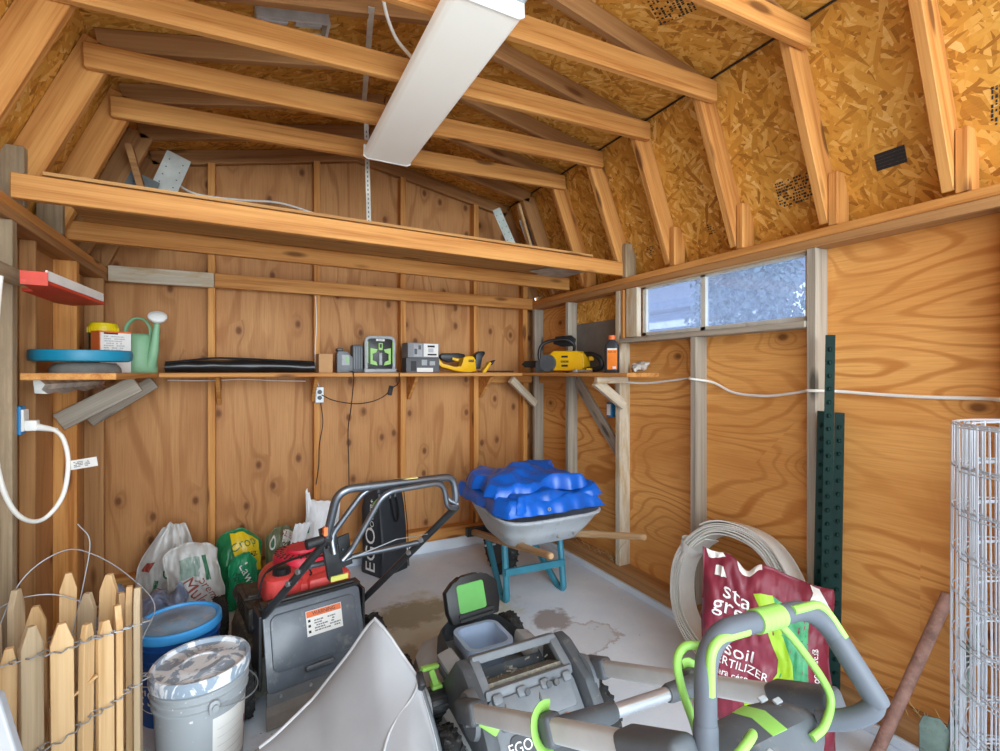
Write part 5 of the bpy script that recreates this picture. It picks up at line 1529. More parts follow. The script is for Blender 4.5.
tp = thing('tarpaulin', 'bright blue tarpaulin folded in a heap on the wheelbarrow tray', 'tarpaulin', (1.60, 2.62, 0.574), 0)
def tarp_layer(z0, th, cx, cy, sx, sy, rot, seed, peaks=(), jag=0.045, tilt=(0, 0), nx=60, ny=48):
    off = V(seed * 5.1, seed * 2.3, 0)
    bm = NB(); T, B = [], []
    cr_, sr_ = math.cos(rot), math.sin(rot)
    for j in range(ny + 1):
        rt, rb = [], []
        for i in range(nx + 1):
            u, v = i / nx * 2 - 1, j / ny * 2 - 1
            jx = jag * (noise.noise(V(v * 1.7, 0.3, seed)) + 0.5 * noise.noise(V(v * 5, 1.3, seed)))
            jy = jag * (noise.noise(V(u * 1.7, 3.3, seed)) + 0.5 * noise.noise(V(u * 5, 4.3, seed)))
            a = u * sx + jx * abs(u); b = v * sy + jy * abs(v)
            x, y = cx + a * cr_ - b * sr_, cy + a * sr_ + b * cr_
            e = min(1.0, 9 * (1 - abs(u))) ** 0.5 * min(1.0, 9 * (1 - abs(v))) ** 0.5
            base = z0 + tilt[0] * a + tilt[1] * b + 0.010 * noise.noise(V(x * 6, y * 6, 1) + off)
            k1 = abs(noise.noise(V(x * 3.0 + y * 2.0, y * 2.4 - x * 1.4, 3) + off)); k2 = abs(noise.noise(V(x * 7 - y * 4, y * 7 + x * 3, 5) + off))
            top = base + th * e * (1.08 - 0.75 * k1 - 0.22 * k2)
            for (px_, py_, h_, w_) in peaks:
                d = abs(x - px_) * 0.7 + abs(y - py_) * 0.5
                top += h_ * max(0, 1 - d / w_)
            rt.append(bm.verts.new(V(x, y, max(top, base + 0.004)))); rb.append(bm.verts.new(V(x, y, base)))
        T.append(rt); B.append(rb)
    for G in (T, B):
        for j in range(ny):
            for i in range(nx): bm.faces.new((G[j][i], G[j][i + 1], G[j + 1][i + 1], G[j + 1][i]))
    for j in range(ny):
        for i in (0, nx): bm.faces.new((T[j][i], T[j + 1][i], B[j + 1][i], B[j][i]))
    for i in range(nx):
        for j in (0, ny): bm.faces.new((T[j][i], T[j][i + 1], B[j][i + 1], B[j][i]))
    return bm
obj('lower_fold', tarp_layer(0.022, 0.085, -0.035, 0.05, 0.335, 0.36, 0.02, 1, jag=0.03), M_TARP, tp, smooth=22)
obj('middle_fold', tarp_layer(0.070, 0.080, -0.005, 0.02, 0.315, 0.31, 0.10, 4, tilt=(0.06, 0.03)), M_TARP, tp, smooth=22)
obj('upper_fold', tarp_layer(0.115, 0.085, -0.045, 0.07, 0.315, 0.26, -0.06, 9, peaks=((-0.20, 0.0, 0.045, 0.09), (-0.10, 0.10, 0.05, 0.10), (0.02, 0.14, 0.03, 0.10)), tilt=(0.03, 0.02)), M_TARP, tp, smooth=22)
bm = NB(); lathe(bm, [(0.005, 0), (0.011, 0), (0.011, 0.004), (0.005, 0.004), (0.005, 0)], 16, frame((-0.10, -0.327, 0.055), (1, 0, 0), (0, 0.2, 1))); obj('eyelet', bm, M_ALU, tp, smooth=True)

# ---------------------------------------------------------------- posts, mesh roll, pipe
def tpost(label, b, t, h):
    r = thing('fence_post', label, 'fence post', b, 0, 'green steel fence posts')
    d = (V(t) - V(b)).normalized()
    M = frame((0, 0, 0), (0, 1, 0), d.cross(V(0, 1, 0)))
    M = frame((0, 0, 0), V(-0.45, 1, 0), V(1, 0.45, 0)); 
    x = V(0.55, -0.83, 0); x = (x - d * x.dot(d)).normalized(); y = d.cross(x)
    M = Matrix((x, y, d)).transposed().to_4x4()
    bm = NB()
    prism(bm, [(-0.017, 0), (0.017, 0), (0.017, 0.004), (0.0035, 0.006), (0.0035, 0.032), (-0.0035, 0.032), (-0.0035, 0.006), (-0.017, 0.004)], h, M)
    k = 0.06
    while k < h - 0.02:
        q = M @ V(0, -0.002, h - k)
        box(bm, q, (0.016, 0.010, 0.016), bev=0.003, seg=1)
        k += 0.054
    obj('post', bm, M_TPOST, r)
    return r
tpost('tallest of the dark green steel fence posts leaning on the wall beside the window', (1.985, 1.09, 0.0), (2.112, 1.135, 1.555), 1.56)
tpost('shorter green steel fence post leaning on the left side of the tall one', (2.01, 1.135, 0.0), (2.125, 1.175, 1.24), 1.245)
tpost('shorter green steel fence post leaning on the right side of the tall one', (2.045, 1.085, 0.0), (2.146, 1.118, 1.235), 1.24)

wm = thing('wire_mesh_roll', 'standing roll of galvanised welded wire mesh at the right edge', 'wire mesh', (1.80, 0.425, 0), 0)
bm = NB()
R0, R1, TURN, H = 0.213, 0.160, 4.3, 1.262
def spi(t): 
    r = R0 + (R1 - R0) * t / TURN + 0.004 * math.sin(t * 17)
    a = 2 * PI * t + 2.4
    return r * math.cos(a), r * math.sin(a)
z = 0.003
while z <= H + 0.001:
    tube(bm, [(*spi(TURN * k / 150), z + 0.004 * math.sin(k * 0.13 + z * 4)) for k in range(151)], 0.0021, 5)
    z += 0.1143
n = int(TURN * 2 * PI * 0.185 / 0.0508)
for k in range(n + 1):
    x, y = spi(TURN * k / n)
    jx = random.uniform(-0.004, 0.004)
    tube(bm, [(x, y, 0.0), (x + jx, y - jx, H * 0.5), (x, y, H)], 0.0022, 5)
obj('mesh', bm, M_MESHW, wm)

bm = NB(); tube(bm, [V(0, 0, 0), V(0.235, -0.126, 0.60)], 0.0195, 16); o = obj('pipe', bm, M_RUST, None, loc=(1.97, 0.918, 0.012), smooth=True)
tag(o, 'rusty brown pipe leaning on the wall beside the wire mesh roll', 'pipe')
sp2 = thing('anchor_post', 'worn green steel post with a flat anchor plate, behind the wire mesh roll', 'fence post', (2.03, 0.755, 0))
bm = NB(); quadbox(bm, (0, 0, 0), (0.10, -0.075, 0.62), (0.03, 0.012), (1, 0.5, 0)); quadbox(bm, (0.0, 0, 0), (0.10, -0.075, 0.62), (0.008, 0.04), (1, 0.5, 0)); obj('post', bm, M_SHOVEL, sp2)
bm = NB(); prism(bm, [(-0.04, 0.07), (0.04, 0.07), (0.04, 0.22), (0.016, 0.25), (-0.028, 0.25), (-0.04, 0.22)], 0.005, frame((-0.012, 0.005, 0.0), (0.62, -0.78, 0), (0.06, 0.0, 1)), bev=0.0015); obj('anchor_plate', bm, M_SHOVEL, sp2)
# ---------------------------------------------------------------- shelf along the walls
def flat(name, x0, x1, y0, y1, z0, z1, mat):
    return board(name, ((x0 + x1) / 2, y0, (z0 + z1) / 2), ((x0 + x1) / 2, y1, (z0 + z1) / 2), (0, 0, 1), x1 - x0, z1 - z0, mat) if (y1 - y0) > (x1 - x0) else \
        board(name, (x0, (y0 + y1) / 2, (z0 + z1) / 2), (x1, (y0 + y1) / 2, (z0 + z1) / 2), (0, 0, 1), y1 - y0, z1 - z0, mat)
tag(flat('shelf', -0.455, 1.895, 3.275, 3.578, 1.372, 1.398, W_FIR), 'long wooden shelf along the back wall carrying the chargers', 'shelf', 'wooden shelves around the walls')
tag(flat('shelf', -0.738, -0.46, 2.34, 3.578, 1.372, 1.398, W_FIR), 'short wooden shelf on the left wall carrying the teal lid and watering can', 'shelf', 'wooden shelves around the walls')
tag(flat('shelf', 1.90, 2.148, 2.10, 3.575, 1.374, 1.398, W_FIR), 'short wooden shelf under the window end, carrying the chainsaw and oil bottle', 'shelf', 'wooden shelves around the walls')
def bracket(x, label):
    bm = NB()
    prism(bm, [(3.578, 1.371), (3.34, 1.371), (3.37, 1.35), (3.552, 1.20), (3.578, 1.195)], 0.022, Matrix(((0, 0, 1, x), (1, 0, 0, 0), (0, 1, 0, 0), (0, 0, 0, 1))), bev=0.002)
    tag(obj('shelf_bracket', bm, W_FIR), label, 'bracket', 'triangular brackets under the back shelf')
bracket(1.055, 'triangular wooden shelf bracket below the grey cartons')
bracket(1.655, 'triangular wooden shelf bracket below the yellow hedge trimmer blade')
bracket(-0.185, 'triangular wooden shelf bracket below the middle of the black plastic roll')
bracket(0.375, 'triangular wooden shelf bracket above the metal outlet box')
tag(board('shelf_brace', (-0.80, 2.985, 1.165), (-0.50, 2.985, 1.345), (-0.5, 0, 1), 0.036, 0.085, W_GREY), 'grey diagonal brace under the left shelf, nearer to the outlet', 'brace', 'diagonal shelf braces')
tag(board('shelf_brace', (-0.80, 3.458, 1.13), (-0.50, 3.458, 1.345), (-0.5, 0, 1), 0.036, 0.075, W_GREY), 'grey diagonal brace under the left shelf, in the back corner', 'brace', 'diagonal shelf braces')
tag(board('shelf_brace', (2.2255, 3.02, 1.34), (2.2255, 2.535, 0.86), (0, 1, 1), 0.025, 0.085, W_GREY), 'long grey diagonal brace on the right wall plywood below the chainsaw', 'brace', 'diagonal shelf braces')
tag(board('shelf_brace', (1.935, 2.428, 1.345), (2.165, 2.428, 1.185), (0.5, 0, 1), 0.036, 0.062, W_WHITE), 'whitish diagonal brace from the white post to the shelf end', 'brace', 'diagonal shelf braces')
tag(board('shelf_cleat', (1.905, 2.385, 1.352), (2.15, 2.385, 1.352), (0, 0, 1), 0.036, 0.04, W_WHITE), 'whitish wooden cleat under the shelf beside the white post', 'cleat')
tag(board('shelf_brace', (1.86, 3.40, 1.345), (2.15, 3.505, 1.135), (0.5, 0, 1), 0.036, 0.06, W_WHITE), 'short whitish diagonal brace in the corner below the chainsaw bar', 'brace', 'diagonal shelf braces')
tag(board('shelf_cleat', (1.67, 3.557, 1.343), (2.14, 3.557, 1.343), (0, 0, 1), 0.036, 0.055, W_FIR), 'plain wooden cleat under the back shelf at the corner', 'cleat')
tag(board('shelf_cleat', (2.205, 3.06, 1.342), (2.205, 3.51, 1.342), (0, 0, 1), 0.036, 0.06, W_FIR), 'wooden cleat between the two grey corner studs under the shelf', 'cleat')

Z = 1.3985
# teal lid resting on grey bowls
tl_ = thing('grey_dish', 'grey upturned dish under the teal lid on the left shelf', 'dish', (-0.62, 2.64, Z))
bm = NB(); lathe(bm, [(0.12, 0.0), (0.118, 0.02), (0.10, 0.042), (0.0, 0.046)], 32); obj('dish', bm, plain('grey_pottery', (120, 116, 110), 0.7, 0, 0.2), tl_, smooth=True)
bm = NB(); lathe(bm, [(0.0, 0.0), (0.155, 0.0), (0.168, 0.006), (0.172, 0.028), (0.168, 0.048), (0.160, 0.050), (0.155, 0.030), (0.0, 0.028)], 56)
o = obj('teal_lid', bm, M_TEALP, None, loc=(-0.632, 2.64, Z + 0.0465), smooth=True); o.rotation_euler = (0.02, 0.0, 0)
tag(o, 'round teal plastic lid lying flat on the left shelf', 'lid')
yc = thing('tub', 'dark green tub with a bright yellow lid on the left shelf', 'tub', (-0.665, 3.12, Z))
bm = NB(); lathe(bm, [(0.0, 0.0), (0.054, 0.0), (0.057, 0.01), (0.058, 0.205), (0.054, 0.212), (0, 0.212)], 32); obj('tub_body', bm, M_DKGREEN, yc, smooth=True)
bm = NB(); lathe(bm, [(0.058, 0.20), (0.062, 0.203), (0.062, 0.232), (0.056, 0.25), (0.040, 0.256), (0.0, 0.257)], 32)
for k in range(26):
    a = 2 * PI * k / 26; quadbox(bm, (0.062 * math.cos(a), 0.062 * math.sin(a), 0.204), (0.062 * math.cos(a), 0.062 * math.sin(a), 0.230), (0.004, 0.004), (math.cos(a), math.sin(a), 0))
obj('yellow_lid', bm, plain('yellow_lid_plastic', (240, 214, 20), 0.4), yc, smooth=True)
wx = thing('box', 'white carton with orange edges and printed text, in front of the yellow lidded tub', 'box', (-0.60, 2.965, Z), math.radians(38))
bm = NB(); box(bm, (0, 0, 0.1), (0.135, 0.07, 0.2), bev=0.002); obj('carton', bm, M_PAPER, wx)
bm = NB(); box(bm, (-0.0665, -0.0005, 0.1), (0.005, 0.0715, 0.2)); box(bm, (0, -0.0005, 0.197), (0.136, 0.0716, 0.008)); obj('orange_edge', bm, M_ORANGE, wx)
bm = NB(); box(bm, (-0.02, -0.0353, 0.19), (0.06, 0.001, 0.009)); obj('dark_band', bm, M_INK, wx)
FMx = frame((0, -0.0356, 0.12), (1, 0, 0), (0, 0, 1))
fine_print(wx, FMx, 0.10, 0.12, 11, plain('pale_grey_print', (186, 186, 186)), 9)
bm = NB(); 
for t in range(10):
    a = 2 * PI * t / 10; box(bm, FMx @ V(0.032 + 0.012 * math.cos(a), -0.03 + 0.012 * math.sin(a), 0.0), (0.005, 0.001, 0.005))
obj('stamp_mark', bm, plain('navy_stamp', (70, 80, 130)), wx)
wc = thing('watering_can', 'sage green plastic watering can with a white sprinkler rose', 'watering can', (-0.535, 3.22, Z), math.radians(-18))
bm = NB(); lathe(bm, [(0.0, 0.0), (0.082, 0.0), (0.086, 0.006), (0.084, 0.06), (0.078, 0.14), (0.070, 0.19), (0.060, 0.205), (0.045, 0.21), (0.043, 0.20), (0.0, 0.198)], 36); obj('can_body', bm, M_CATG, wc, smooth=True)
bm = NB(); tube(bm, smooth_path([(0.062, -0.02, 0.035), (0.085, -0.03, 0.10), (0.098, -0.035, 0.18), (0.112, -0.042, 0.275)], 6), [0.030 - 0.017 * k / 18 for k in range(19)], 14); obj('spout', bm, M_CATG, wc, smooth=True)
bm = NB(); lathe(bm, [(0.012, -0.03), (0.040, 0.0), (0.044, 0.008), (0.043, 0.016), (0.03, 0.026), (0.0, 0.03)], 28, frame((0.114, -0.045, 0.292), (1, 0.3, -0.2), (0.2, 0.8, 0.6))); obj('sprinkler_rose', bm, M_WHITEP, wc, smooth=True)
bm = NB(); tube(bm, smooth_path([(-0.062, 0.0, 0.195), (-0.058, 0.0, 0.25), (-0.02, 0, 0.292), (0.03, 0, 0.285), (0.058, 0, 0.24), (0.058, 0, 0.195)], 6), 0.011, 10, flat=(0.008, 0.014)); obj('carry_handle', bm, M_CATG, wc, smooth=True)
bm = NB(); tube(bm, smooth_path([(-0.07, -0.03, 0.16), (-0.11, -0.06, 0.13), (-0.115, -0.065, 0.07), (-0.08, -0.035, 0.03)], 6), 0.009, 10); obj('side_handle', bm, M_GREENB, wc, smooth=True)
# black plastic roll
rl = thing('plastic_roll', 'flattened roll of black plastic sheeting lying on the back shelf', 'roll', (-0.03, 3.40, Z))
bm = NB(); rings = []
for k in range(41):
    t = k / 40; x = -0.405 + 0.81 * t
    hh = 0.036 + 0.006 * math.sin(t * 3.0) + 0.003 * noise.noise(V(t * 7, 0, 2)); ww = 0.065
    ring = []
    for i in range(20):
        a = 2 * PI * i / 20
        n = 0.005 * noise.noise(V(x * 9, math.cos(a) * 2, math.sin(a) * 2))
        ring.append((x, (ww + n) * math.cos(a), max(0.001, hh + (hh + n) * math.sin(a))))
    rings.append(ring)
loft(bm, rings); obj('sheeting', bm, M_ROLLB, rl, smooth=50)
bm = NB(); tube(bm, smooth_path([(-0.40, -0.05, 0.058), (-0.28, -0.045, 0.074), (-0.16, -0.04, 0.088), (0.0, -0.04, 0.086), (0.2, -0.045, 0.078), (0.40, -0.05, 0.07)], 6), 0.006, 8); obj('loose_edge', bm, M_ROLLB, rl, smooth=True)
bx = thing('cardboard_box', 'small plain cardboard box at the right end of the black roll', 'box', (0.435, 3.37, Z), 0.12)
bm = NB(); box(bm, (0, 0, 0.062), (0.088, 0.09, 0.124), bev=0.002); obj('carton', bm, M_CARD, bx)
bm = NB(); box(bm, (0, 0, 0.1243), (0.088, 0.012, 0.0008)); obj('tape', bm, plain('tan_tape', (206, 176, 132), 0.3), bx)
# small charger with battery
ch = thing('battery_charger', 'small dark grey charger with a battery standing beside it, next to the cardboard box', 'charger', (0.60, 3.40, Z))
bm = NB(); prism(bm, [(-0.085, 0.0), (0.02, 0.0), (0.02, 0.10), (-0.02, 0.145), (-0.075, 0.145), (-0.085, 0.13)], 0.09, Matrix(((1, 0, 0, 0), (0, 0, 1, -0.045), (0, 1, 0, 0), (0, 0, 0, 1))), bev=0.006); obj('charger_body', bm, M_CHAR, ch, smooth=True)
bm = NB(); box(bm, (-0.03, -0.047, 0.085), (0.05, 0.004, 0.07), bev=0.002); b_ = obj('front_panel', bm, M_GREYP, ch)
bm = NB(); box(bm, (-0.02, -0.050, 0.085), (0.022, 0.003, 0.045)); obj('green_light', bm, plain('pale_green_lamp', (150, 190, 140)), b_)
bm = NB(); box(bm, (-0.065, -0.005, 0.155), (0.04, 0.07, 0.02), bev=0.004); obj('top_slot', bm, M_BLACK, ch)
bm = NB(); box(bm, (0.05, 0.0, 0.095), (0.072, 0.10, 0.19), bev=0.01); bt = obj('battery', bm, M_CHAR2, ch, smooth=True)
for k in range(4):
    bm = NB(); box(bm, (0.026 + 0.016 * k, -0.051, 0.10), (0.005, 0.004, 0.15)); obj('rib', bm, M_CHAR, bt)
# big charger
gc = thing('battery_charger', 'large black and lime green charger in a grey frame, middle of the back shelf', 'charger', (0.80, 3.40, Z))
bm = NB(); prism(bm, rrect(0.185, 0.215, 0.03, 5, 0, 0.13), 0.13, Matrix(((1, 0, 0, 0), (0, 0, 1, -0.055), (0, 1, 0, 0), (0, 0, 0, 1))), bev=0.008); body = obj('charger_body', bm, M_BLACK, gc, smooth=True)
bm = NB(); tube(bm, fillet_path([(-0.095, -0.05, 0.02), (-0.098, -0.05, 0.245), (0.098, -0.05, 0.245), (0.095, -0.05, 0.02)], 0.04, 6), 0.012, 10); obj('grey_frame', bm, M_GREYP, gc, smooth=True)
bm = NB(); box(bm, (0, 0.0, 0.014), (0.225, 0.15, 0.028), bev=0.008); obj('base_tray', bm, M_GREYP, gc, smooth=True)
for s in (-1, 1):
    bm = NB(); prism(bm, [(s * x, z) for x, z in ((0.022, 0.16), (0.07, 0.17), (0.07, 0.06), (0.022, 0.05), (0.03, 0.075), (0.055, 0.085), (0.055, 0.13), (0.03, 0.14))], 0.010, frame((0, -0.056, 0), (1, 0, 0), (0, 0, 1))); obj('lime_bracket', bm, M_LIME, gc)
    bm = NB(); box(bm, (s * 0.087, -0.05, 0.14), (0.006, 0.02, 0.15)); obj('lime_side_strip', bm, M_LIME, gc)
bm = NB(); box(bm, (0, -0.06, 0.18), (0.03, 0.012, 0.05), bev=0.003); obj('green_socket', bm, M_LIME, gc)
bm = NB(); box(bm, (0, -0.063, 0.185), (0.014, 0.012, 0.025)); obj('dark_slot', bm, M_INK, gc)
bm = NB(); box(bm, (0, -0.06, 0.095), (0.022, 0.012, 0.085), bev=0.003); obj('grey_rail', bm, M_GREYP, gc)
bm = NB(); box(bm, (0, -0.054, 0.226), (0.06, 0.012, 0.016), bev=0.003); obj('pale_badge', bm, M_PAPER, gc)
lettering('EGO', 0.018, M_INK, gc, frame((0, -0.0605, 0.226), (1, 0, 0), (0, 0, 1)))
# two cartons
for (lbl, z, seed) in (('grey and white printed carton stacked on top of the darker carton', 0.108, 3), ('dark grey printed carton under the other carton, on the back shelf', 0.0, 8)):
    cx_ = thing('carton', lbl, 'box', (1.105, 3.40, Z + z), 0.05 if z else -0.02, 'printed cartons on the shelf')
    bm = NB(); box(bm, (0, 0, 0.053), (0.235 if z else 0.245, 0.13, 0.106), bev=0.002); obj('box_body', bm, plain('carton_grey', (136, 138, 142), 0.6) if z else plain('carton_dark', (88, 90, 94), 0.6), cx_)
    FMy = frame((0, -0.0655, 0.053), (1, 0, 0), (0, 0, 1))
    def pt(n, x0, x1, y0, y1, m, th=0.0006):
        bm = NB(); prism(bm, [(x0, y0), (x1, y0), (x1, y1), (x0, y1)], th, FMy); return obj(n, bm, m, cx_)
    if z:
        pt('white_panel', 0.0, 0.112, -0.045, 0.048, M_PAPER); pt('photo_panel', -0.075, -0.01, -0.045, 0.045, plain('mid_grey_print', (166, 168, 172)))
        pt('headline', 0.03, 0.085, 0.022, 0.036, M_INK, 0.001); pt('headline', 0.03, 0.10, -0.036, -0.024, M_INK, 0.001); pt('grey_picture', 0.035, 0.075, -0.015, 0.015, plain('pale_grey_picture', (180, 182, 186)), 0.001)
        pt('dark_picture', -0.07, -0.05, -0.03, 0.01, M_CHAR2, 0.001); pt('dark_picture', -0.04, -0.02, 0.005, 0.035, M_CHAR2, 0.001)
    else:
        pt('white_band', -0.045, 0.075, -0.048, -0.018, M_PAPER); pt('silver_tool', -0.01, 0.03, 0.0, 0.04, M_GREYP); pt('silver_tool', 0.05, 0.09, 0.0, 0.03, M_GREYP); pt('black_wedge', -0.09, -0.05, -0.04, 0.03, M_INK)
# yellow hedge trimmer with its blade lying along the shelf
ht = thing('hedge_trimmer', 'yellow and black cordless hedge trimmer lying on the back shelf beside the cartons', 'hedge trimmer', (1.42, 3.40, Z))
PX = Matrix(((1, 0, 0, 0), (0, 0, 1, -0.035), (0, 1, 0, 0), (0, 0, 0, 1)))
bm = NB(); prism(bm, [(-0.195, 0.10), (-0.175, 0.105), (-0.155, 0.06), (-0.06, 0.035), (0.00, 0.04), (0.01, 0.115), (0.045, 0.128), (0.095, 0.125), (0.115, 0.10), (0.12, 0.01), (0.06, 0.004), (-0.03, 0.008), (-0.16, 0.04), (-0.19, 0.065)], 0.07, PX, bev=0.008); hb = obj('yellow_body', bm, M_YELLOW, ht, smooth=True)
bm = NB(); prism(bm, [(-0.17, 0.125), (-0.15, 0.145), (-0.02, 0.148), (0.03, 0.14), (0.03, 0.115), (-0.04, 0.118), (-0.05, 0.085), (-0.10, 0.075), (-0.16, 0.10)], 0.05, PX @ Matrix.Translation((0, 0, 0.01)), bev=0.008); obj('black_grip', bm, M_BLACK, ht, smooth=True)
bm = NB(); box(bm, (-0.055, -0.038, 0.10), (0.05, 0.008, 0.02), (0, 0.2, 0), bev=0.003); obj('trigger', bm, M_YELLOW, ht)
bm = NB(); prism(bm, [(0.115, 0.03), (0.115, 0.14), (0.15, 0.165), (0.19, 0.165), (0.195, 0.145), (0.165, 0.12), (0.155, 0.03)], 0.07, PX, bev=0.006); obj('front_handle', bm, M_BLACK, ht, smooth=True)
bm = NB(); prism(bm, [(0.17, 0.0), (0.20, 0.0), (0.25, 0.075), (0.235, 0.085)], 0.06, PX, bev=0.003); obj('yellow_guard', bm, M_YELLOW, ht, smooth=True)
bm = NB(); prism(bm, [(0.235, 0.06), (0.26, 0.09), (0.285, 0.10), (0.255, 0.06)], 0.06, PX, bev=0.003); obj('guard_tip', bm, M_BLACK, ht, smooth=True)
bm = NB(); prism(bm, [(0.15, 0.004), (0.46, 0.004), (0.46, 0.016), (0.15, 0.016)], 0.012, PX @ Matrix.Translation((0, 0, 0.03)))
for k in range(9): box(bm, (0.21 + 0.028 * k, 0.0, 0.010), (0.010, 0.05, 0.005))
obj('blade', bm, plain('dark_steel_blade', (60, 56, 54), 0.4, 0.5), ht)
bm = NB(); box(bm, (0.075, -0.0355, 0.09), (0.045, 0.002, 0.018)); obj('dark_badge', bm, M_INK, hb)
lettering('DEWALT', 0.011, M_YELLOW, hb, frame((0.075, -0.0367, 0.09), (1, 0, 0), (0, 0, 1)))
# chainsaw on the right hand shelf
cs = thing('chainsaw', 'yellow and black cordless chainsaw standing on the shelf in the corner', 'chainsaw', (2.035, 2.93, Z), math.radians(-62))
bm = NB(); prism(bm, [(-0.06, 0.012), (0.17, 0.012), (0.20, 0.04), (0.19, 0.13), (0.15, 0.155), (-0.05, 0.160), (-0.09, 0.13), (-0.10, 0.06)], 0.11, Matrix(((1, 0, 0, 0), (0, 0, 1, -0.06), (0, 1, 0, 0), (0, 0, 0, 1))), bev=0.014); yb = obj('yellow_housing', bm, M_YELLOW, cs, smooth=True)
for k, z in enumerate((0.115, 0.08, 0.05)):
    bm = NB(); box(bm, (0.045, -0.0605, z), (0.05 if z != 0.08 else 0.06, 0.002, 0.014)); obj('vent' if z != 0.08 else 'dark_badge', bm, M_INK, yb)
lettering('DEWALT', 0.013, M_YELLOW, yb, frame((0.045, -0.0617, 0.08), (1, 0, 0), (0, 0, 1)))
bm = NB(); cyl(bm, (-0.085, -0.085, 0.07), (-0.085, 0.03, 0.07), 0.062, 0.062, 28); box(bm, (-0.12, -0.02, 0.05), (0.16, 0.09, 0.08), bev=0.015); obj('drive_cover', bm, M_CHAR2, cs, smooth=True)
bm = NB(); tube(bm, smooth_path([(-0.135, -0.06, 0.05), (-0.16, -0.07, 0.12), (-0.145, -0.06, 0.20), (-0.08, -0.03, 0.235), (0.03, 0.0, 0.240), (0.075, 0.03, 0.20), (0.06, 0.05, 0.14)], 6), 0.012, 10); obj('front_handle', bm, M_BLACK, cs, smooth=True)
bm = NB(); prism(bm, [(-0.10, 0.215), (-0.08, 0.27), (0.05, 0.275), (0.085, 0.245), (0.07, 0.195), (-0.02, 0.19)], 0.02, Matrix(((1, 0, 0, 0), (0, 0, 1, 0.03), (0, 1, 0, 0), (0, 0, 0, 1))), bev=0.005); obj('hand_guard', bm, M_BLACK, cs, smooth=True)
bm = NB(); tube(bm, smooth_path([(0.17, 0.0, 0.13), (0.23, 0, 0.13), (0.285, 0, 0.10), (0.30, 0, 0.05), (0.26, 0, 0.025), (0.18, 0, 0.025)], 6), 0.019, 12); obj('rear_handle', bm, M_BLACK, cs, smooth=True)
bm = NB(); box(bm, (0.225, 0.0, 0.10), (0.03, 0.03, 0.03), bev=0.006); obj('yellow_trigger', bm, M_YELLOW, cs)
bm = NB(); prism(bm, [(-0.12, 0.035), (-0.12, 0.095), (-0.34, 0.09), (-0.37, 0.065), (-0.34, 0.04)], 0.006, Matrix(((1, 0, 0, 0), (0, 0, 1, 0.02), (0, 1, 0, 0), (0, 0, 0, 1))), bev=0.001); obj('guide_bar', bm, plain('dark_bar', (52, 50, 48), 0.4, 0.4), cs)
# oil bottle
ob_ = thing('oil_bottle', 'black oil bottle with an orange label and orange cap on the shelf end', 'bottle', (2.03, 2.385, Z), math.radians(-52))
def er(w, d, z): return [(w * math.cos(2 * PI * k / 24), d * math.sin(2 * PI * k / 24), z) for k in range(24)]
def sr(w, d, z): return [(x, y, z) for x, y in rrect(w, d, min(w, d) * 0.35, 5)]
bm = NB(); loft(bm, [sr(0.088, 0.055, 0.0), sr(0.092, 0.06, 0.006), sr(0.092, 0.06, 0.15), sr(0.086, 0.055, 0.175), sr(0.05, 0.04, 0.20), sr(0.036, 0.036, 0.205), sr(0.036, 0.036, 0.215)]); obj('bottle', bm, M_OILB, ob_, smooth=True)
bm = NB(); lathe(bm, [(0.021, 0.208), (0.022, 0.21), (0.022, 0.232), (0.018, 0.236), (0.0, 0.236)], 20, Matrix.Translation((0, 0, 0))); obj('orange_cap', bm, M_ORANGE, ob_, smooth=True)
bm = NB(); box(bm, (0.008, -0.0305, 0.085), (0.062, 0.002, 0.13), bev=0.0008); ol = obj('orange_label', bm, plain('orange_label_paper', (236, 130, 36), 0.5), ob_)
bm = NB(); box(bm, (0.008, -0.0318, 0.148), (0.058, 0.001, 0.010)); obj('white_strip', bm, M_PAPER, ol)
lettering('BAR OIL', 0.014, M_INK, ol, frame((0.008, -0.0318, 0.13), (1, 0, 0), (0, 0, 1)))
bm = NB(); box(bm, (0.022, -0.0318, 0.032), (0.022, 0.001, 0.016)); obj('white_patch', bm, M_PAPER, ol)
bm = NB()
for k in range(70):
    pass
S, build = pillow(0.16, 0.10, 0.05, 31, 0.016, 20, 16)
o = obj('clear_bag', build(NB()), M_CLEAR, None, loc=(2.04, 2.22, Z + 0.001), rot=(1.30, 0, 0.9), smooth=40)
bpy.context.view_layer.update()
o.location.z += Z + 0.0005 - min((o.matrix_world @ v.co).z for v in o.data.vertices)
tag(o, 'crumpled clear plastic bag at the very end of the right shelf', 'bag')
o = thing('scrench_tool', 'small silver hand tool with a yellow grip between chainsaw and oil bottle', 'tool', (1.985, 2.60, Z), math.radians(-60))
bm = NB(); tube(bm, [(-0.06, 0, 0.012), (0.05, 0, 0.012)], 0.008, 8); box(bm, (-0.07, 0, 0.013), (0.03, 0.03, 0.022), bev=0.004); obj('shaft', bm, M_ALU, o, smooth=True)
bm = NB(); box(bm, (0.03, 0.0, 0.024), (0.035, 0.02, 0.012), bev=0.003); obj('yellow_grip', bm, M_YELLOW, o)

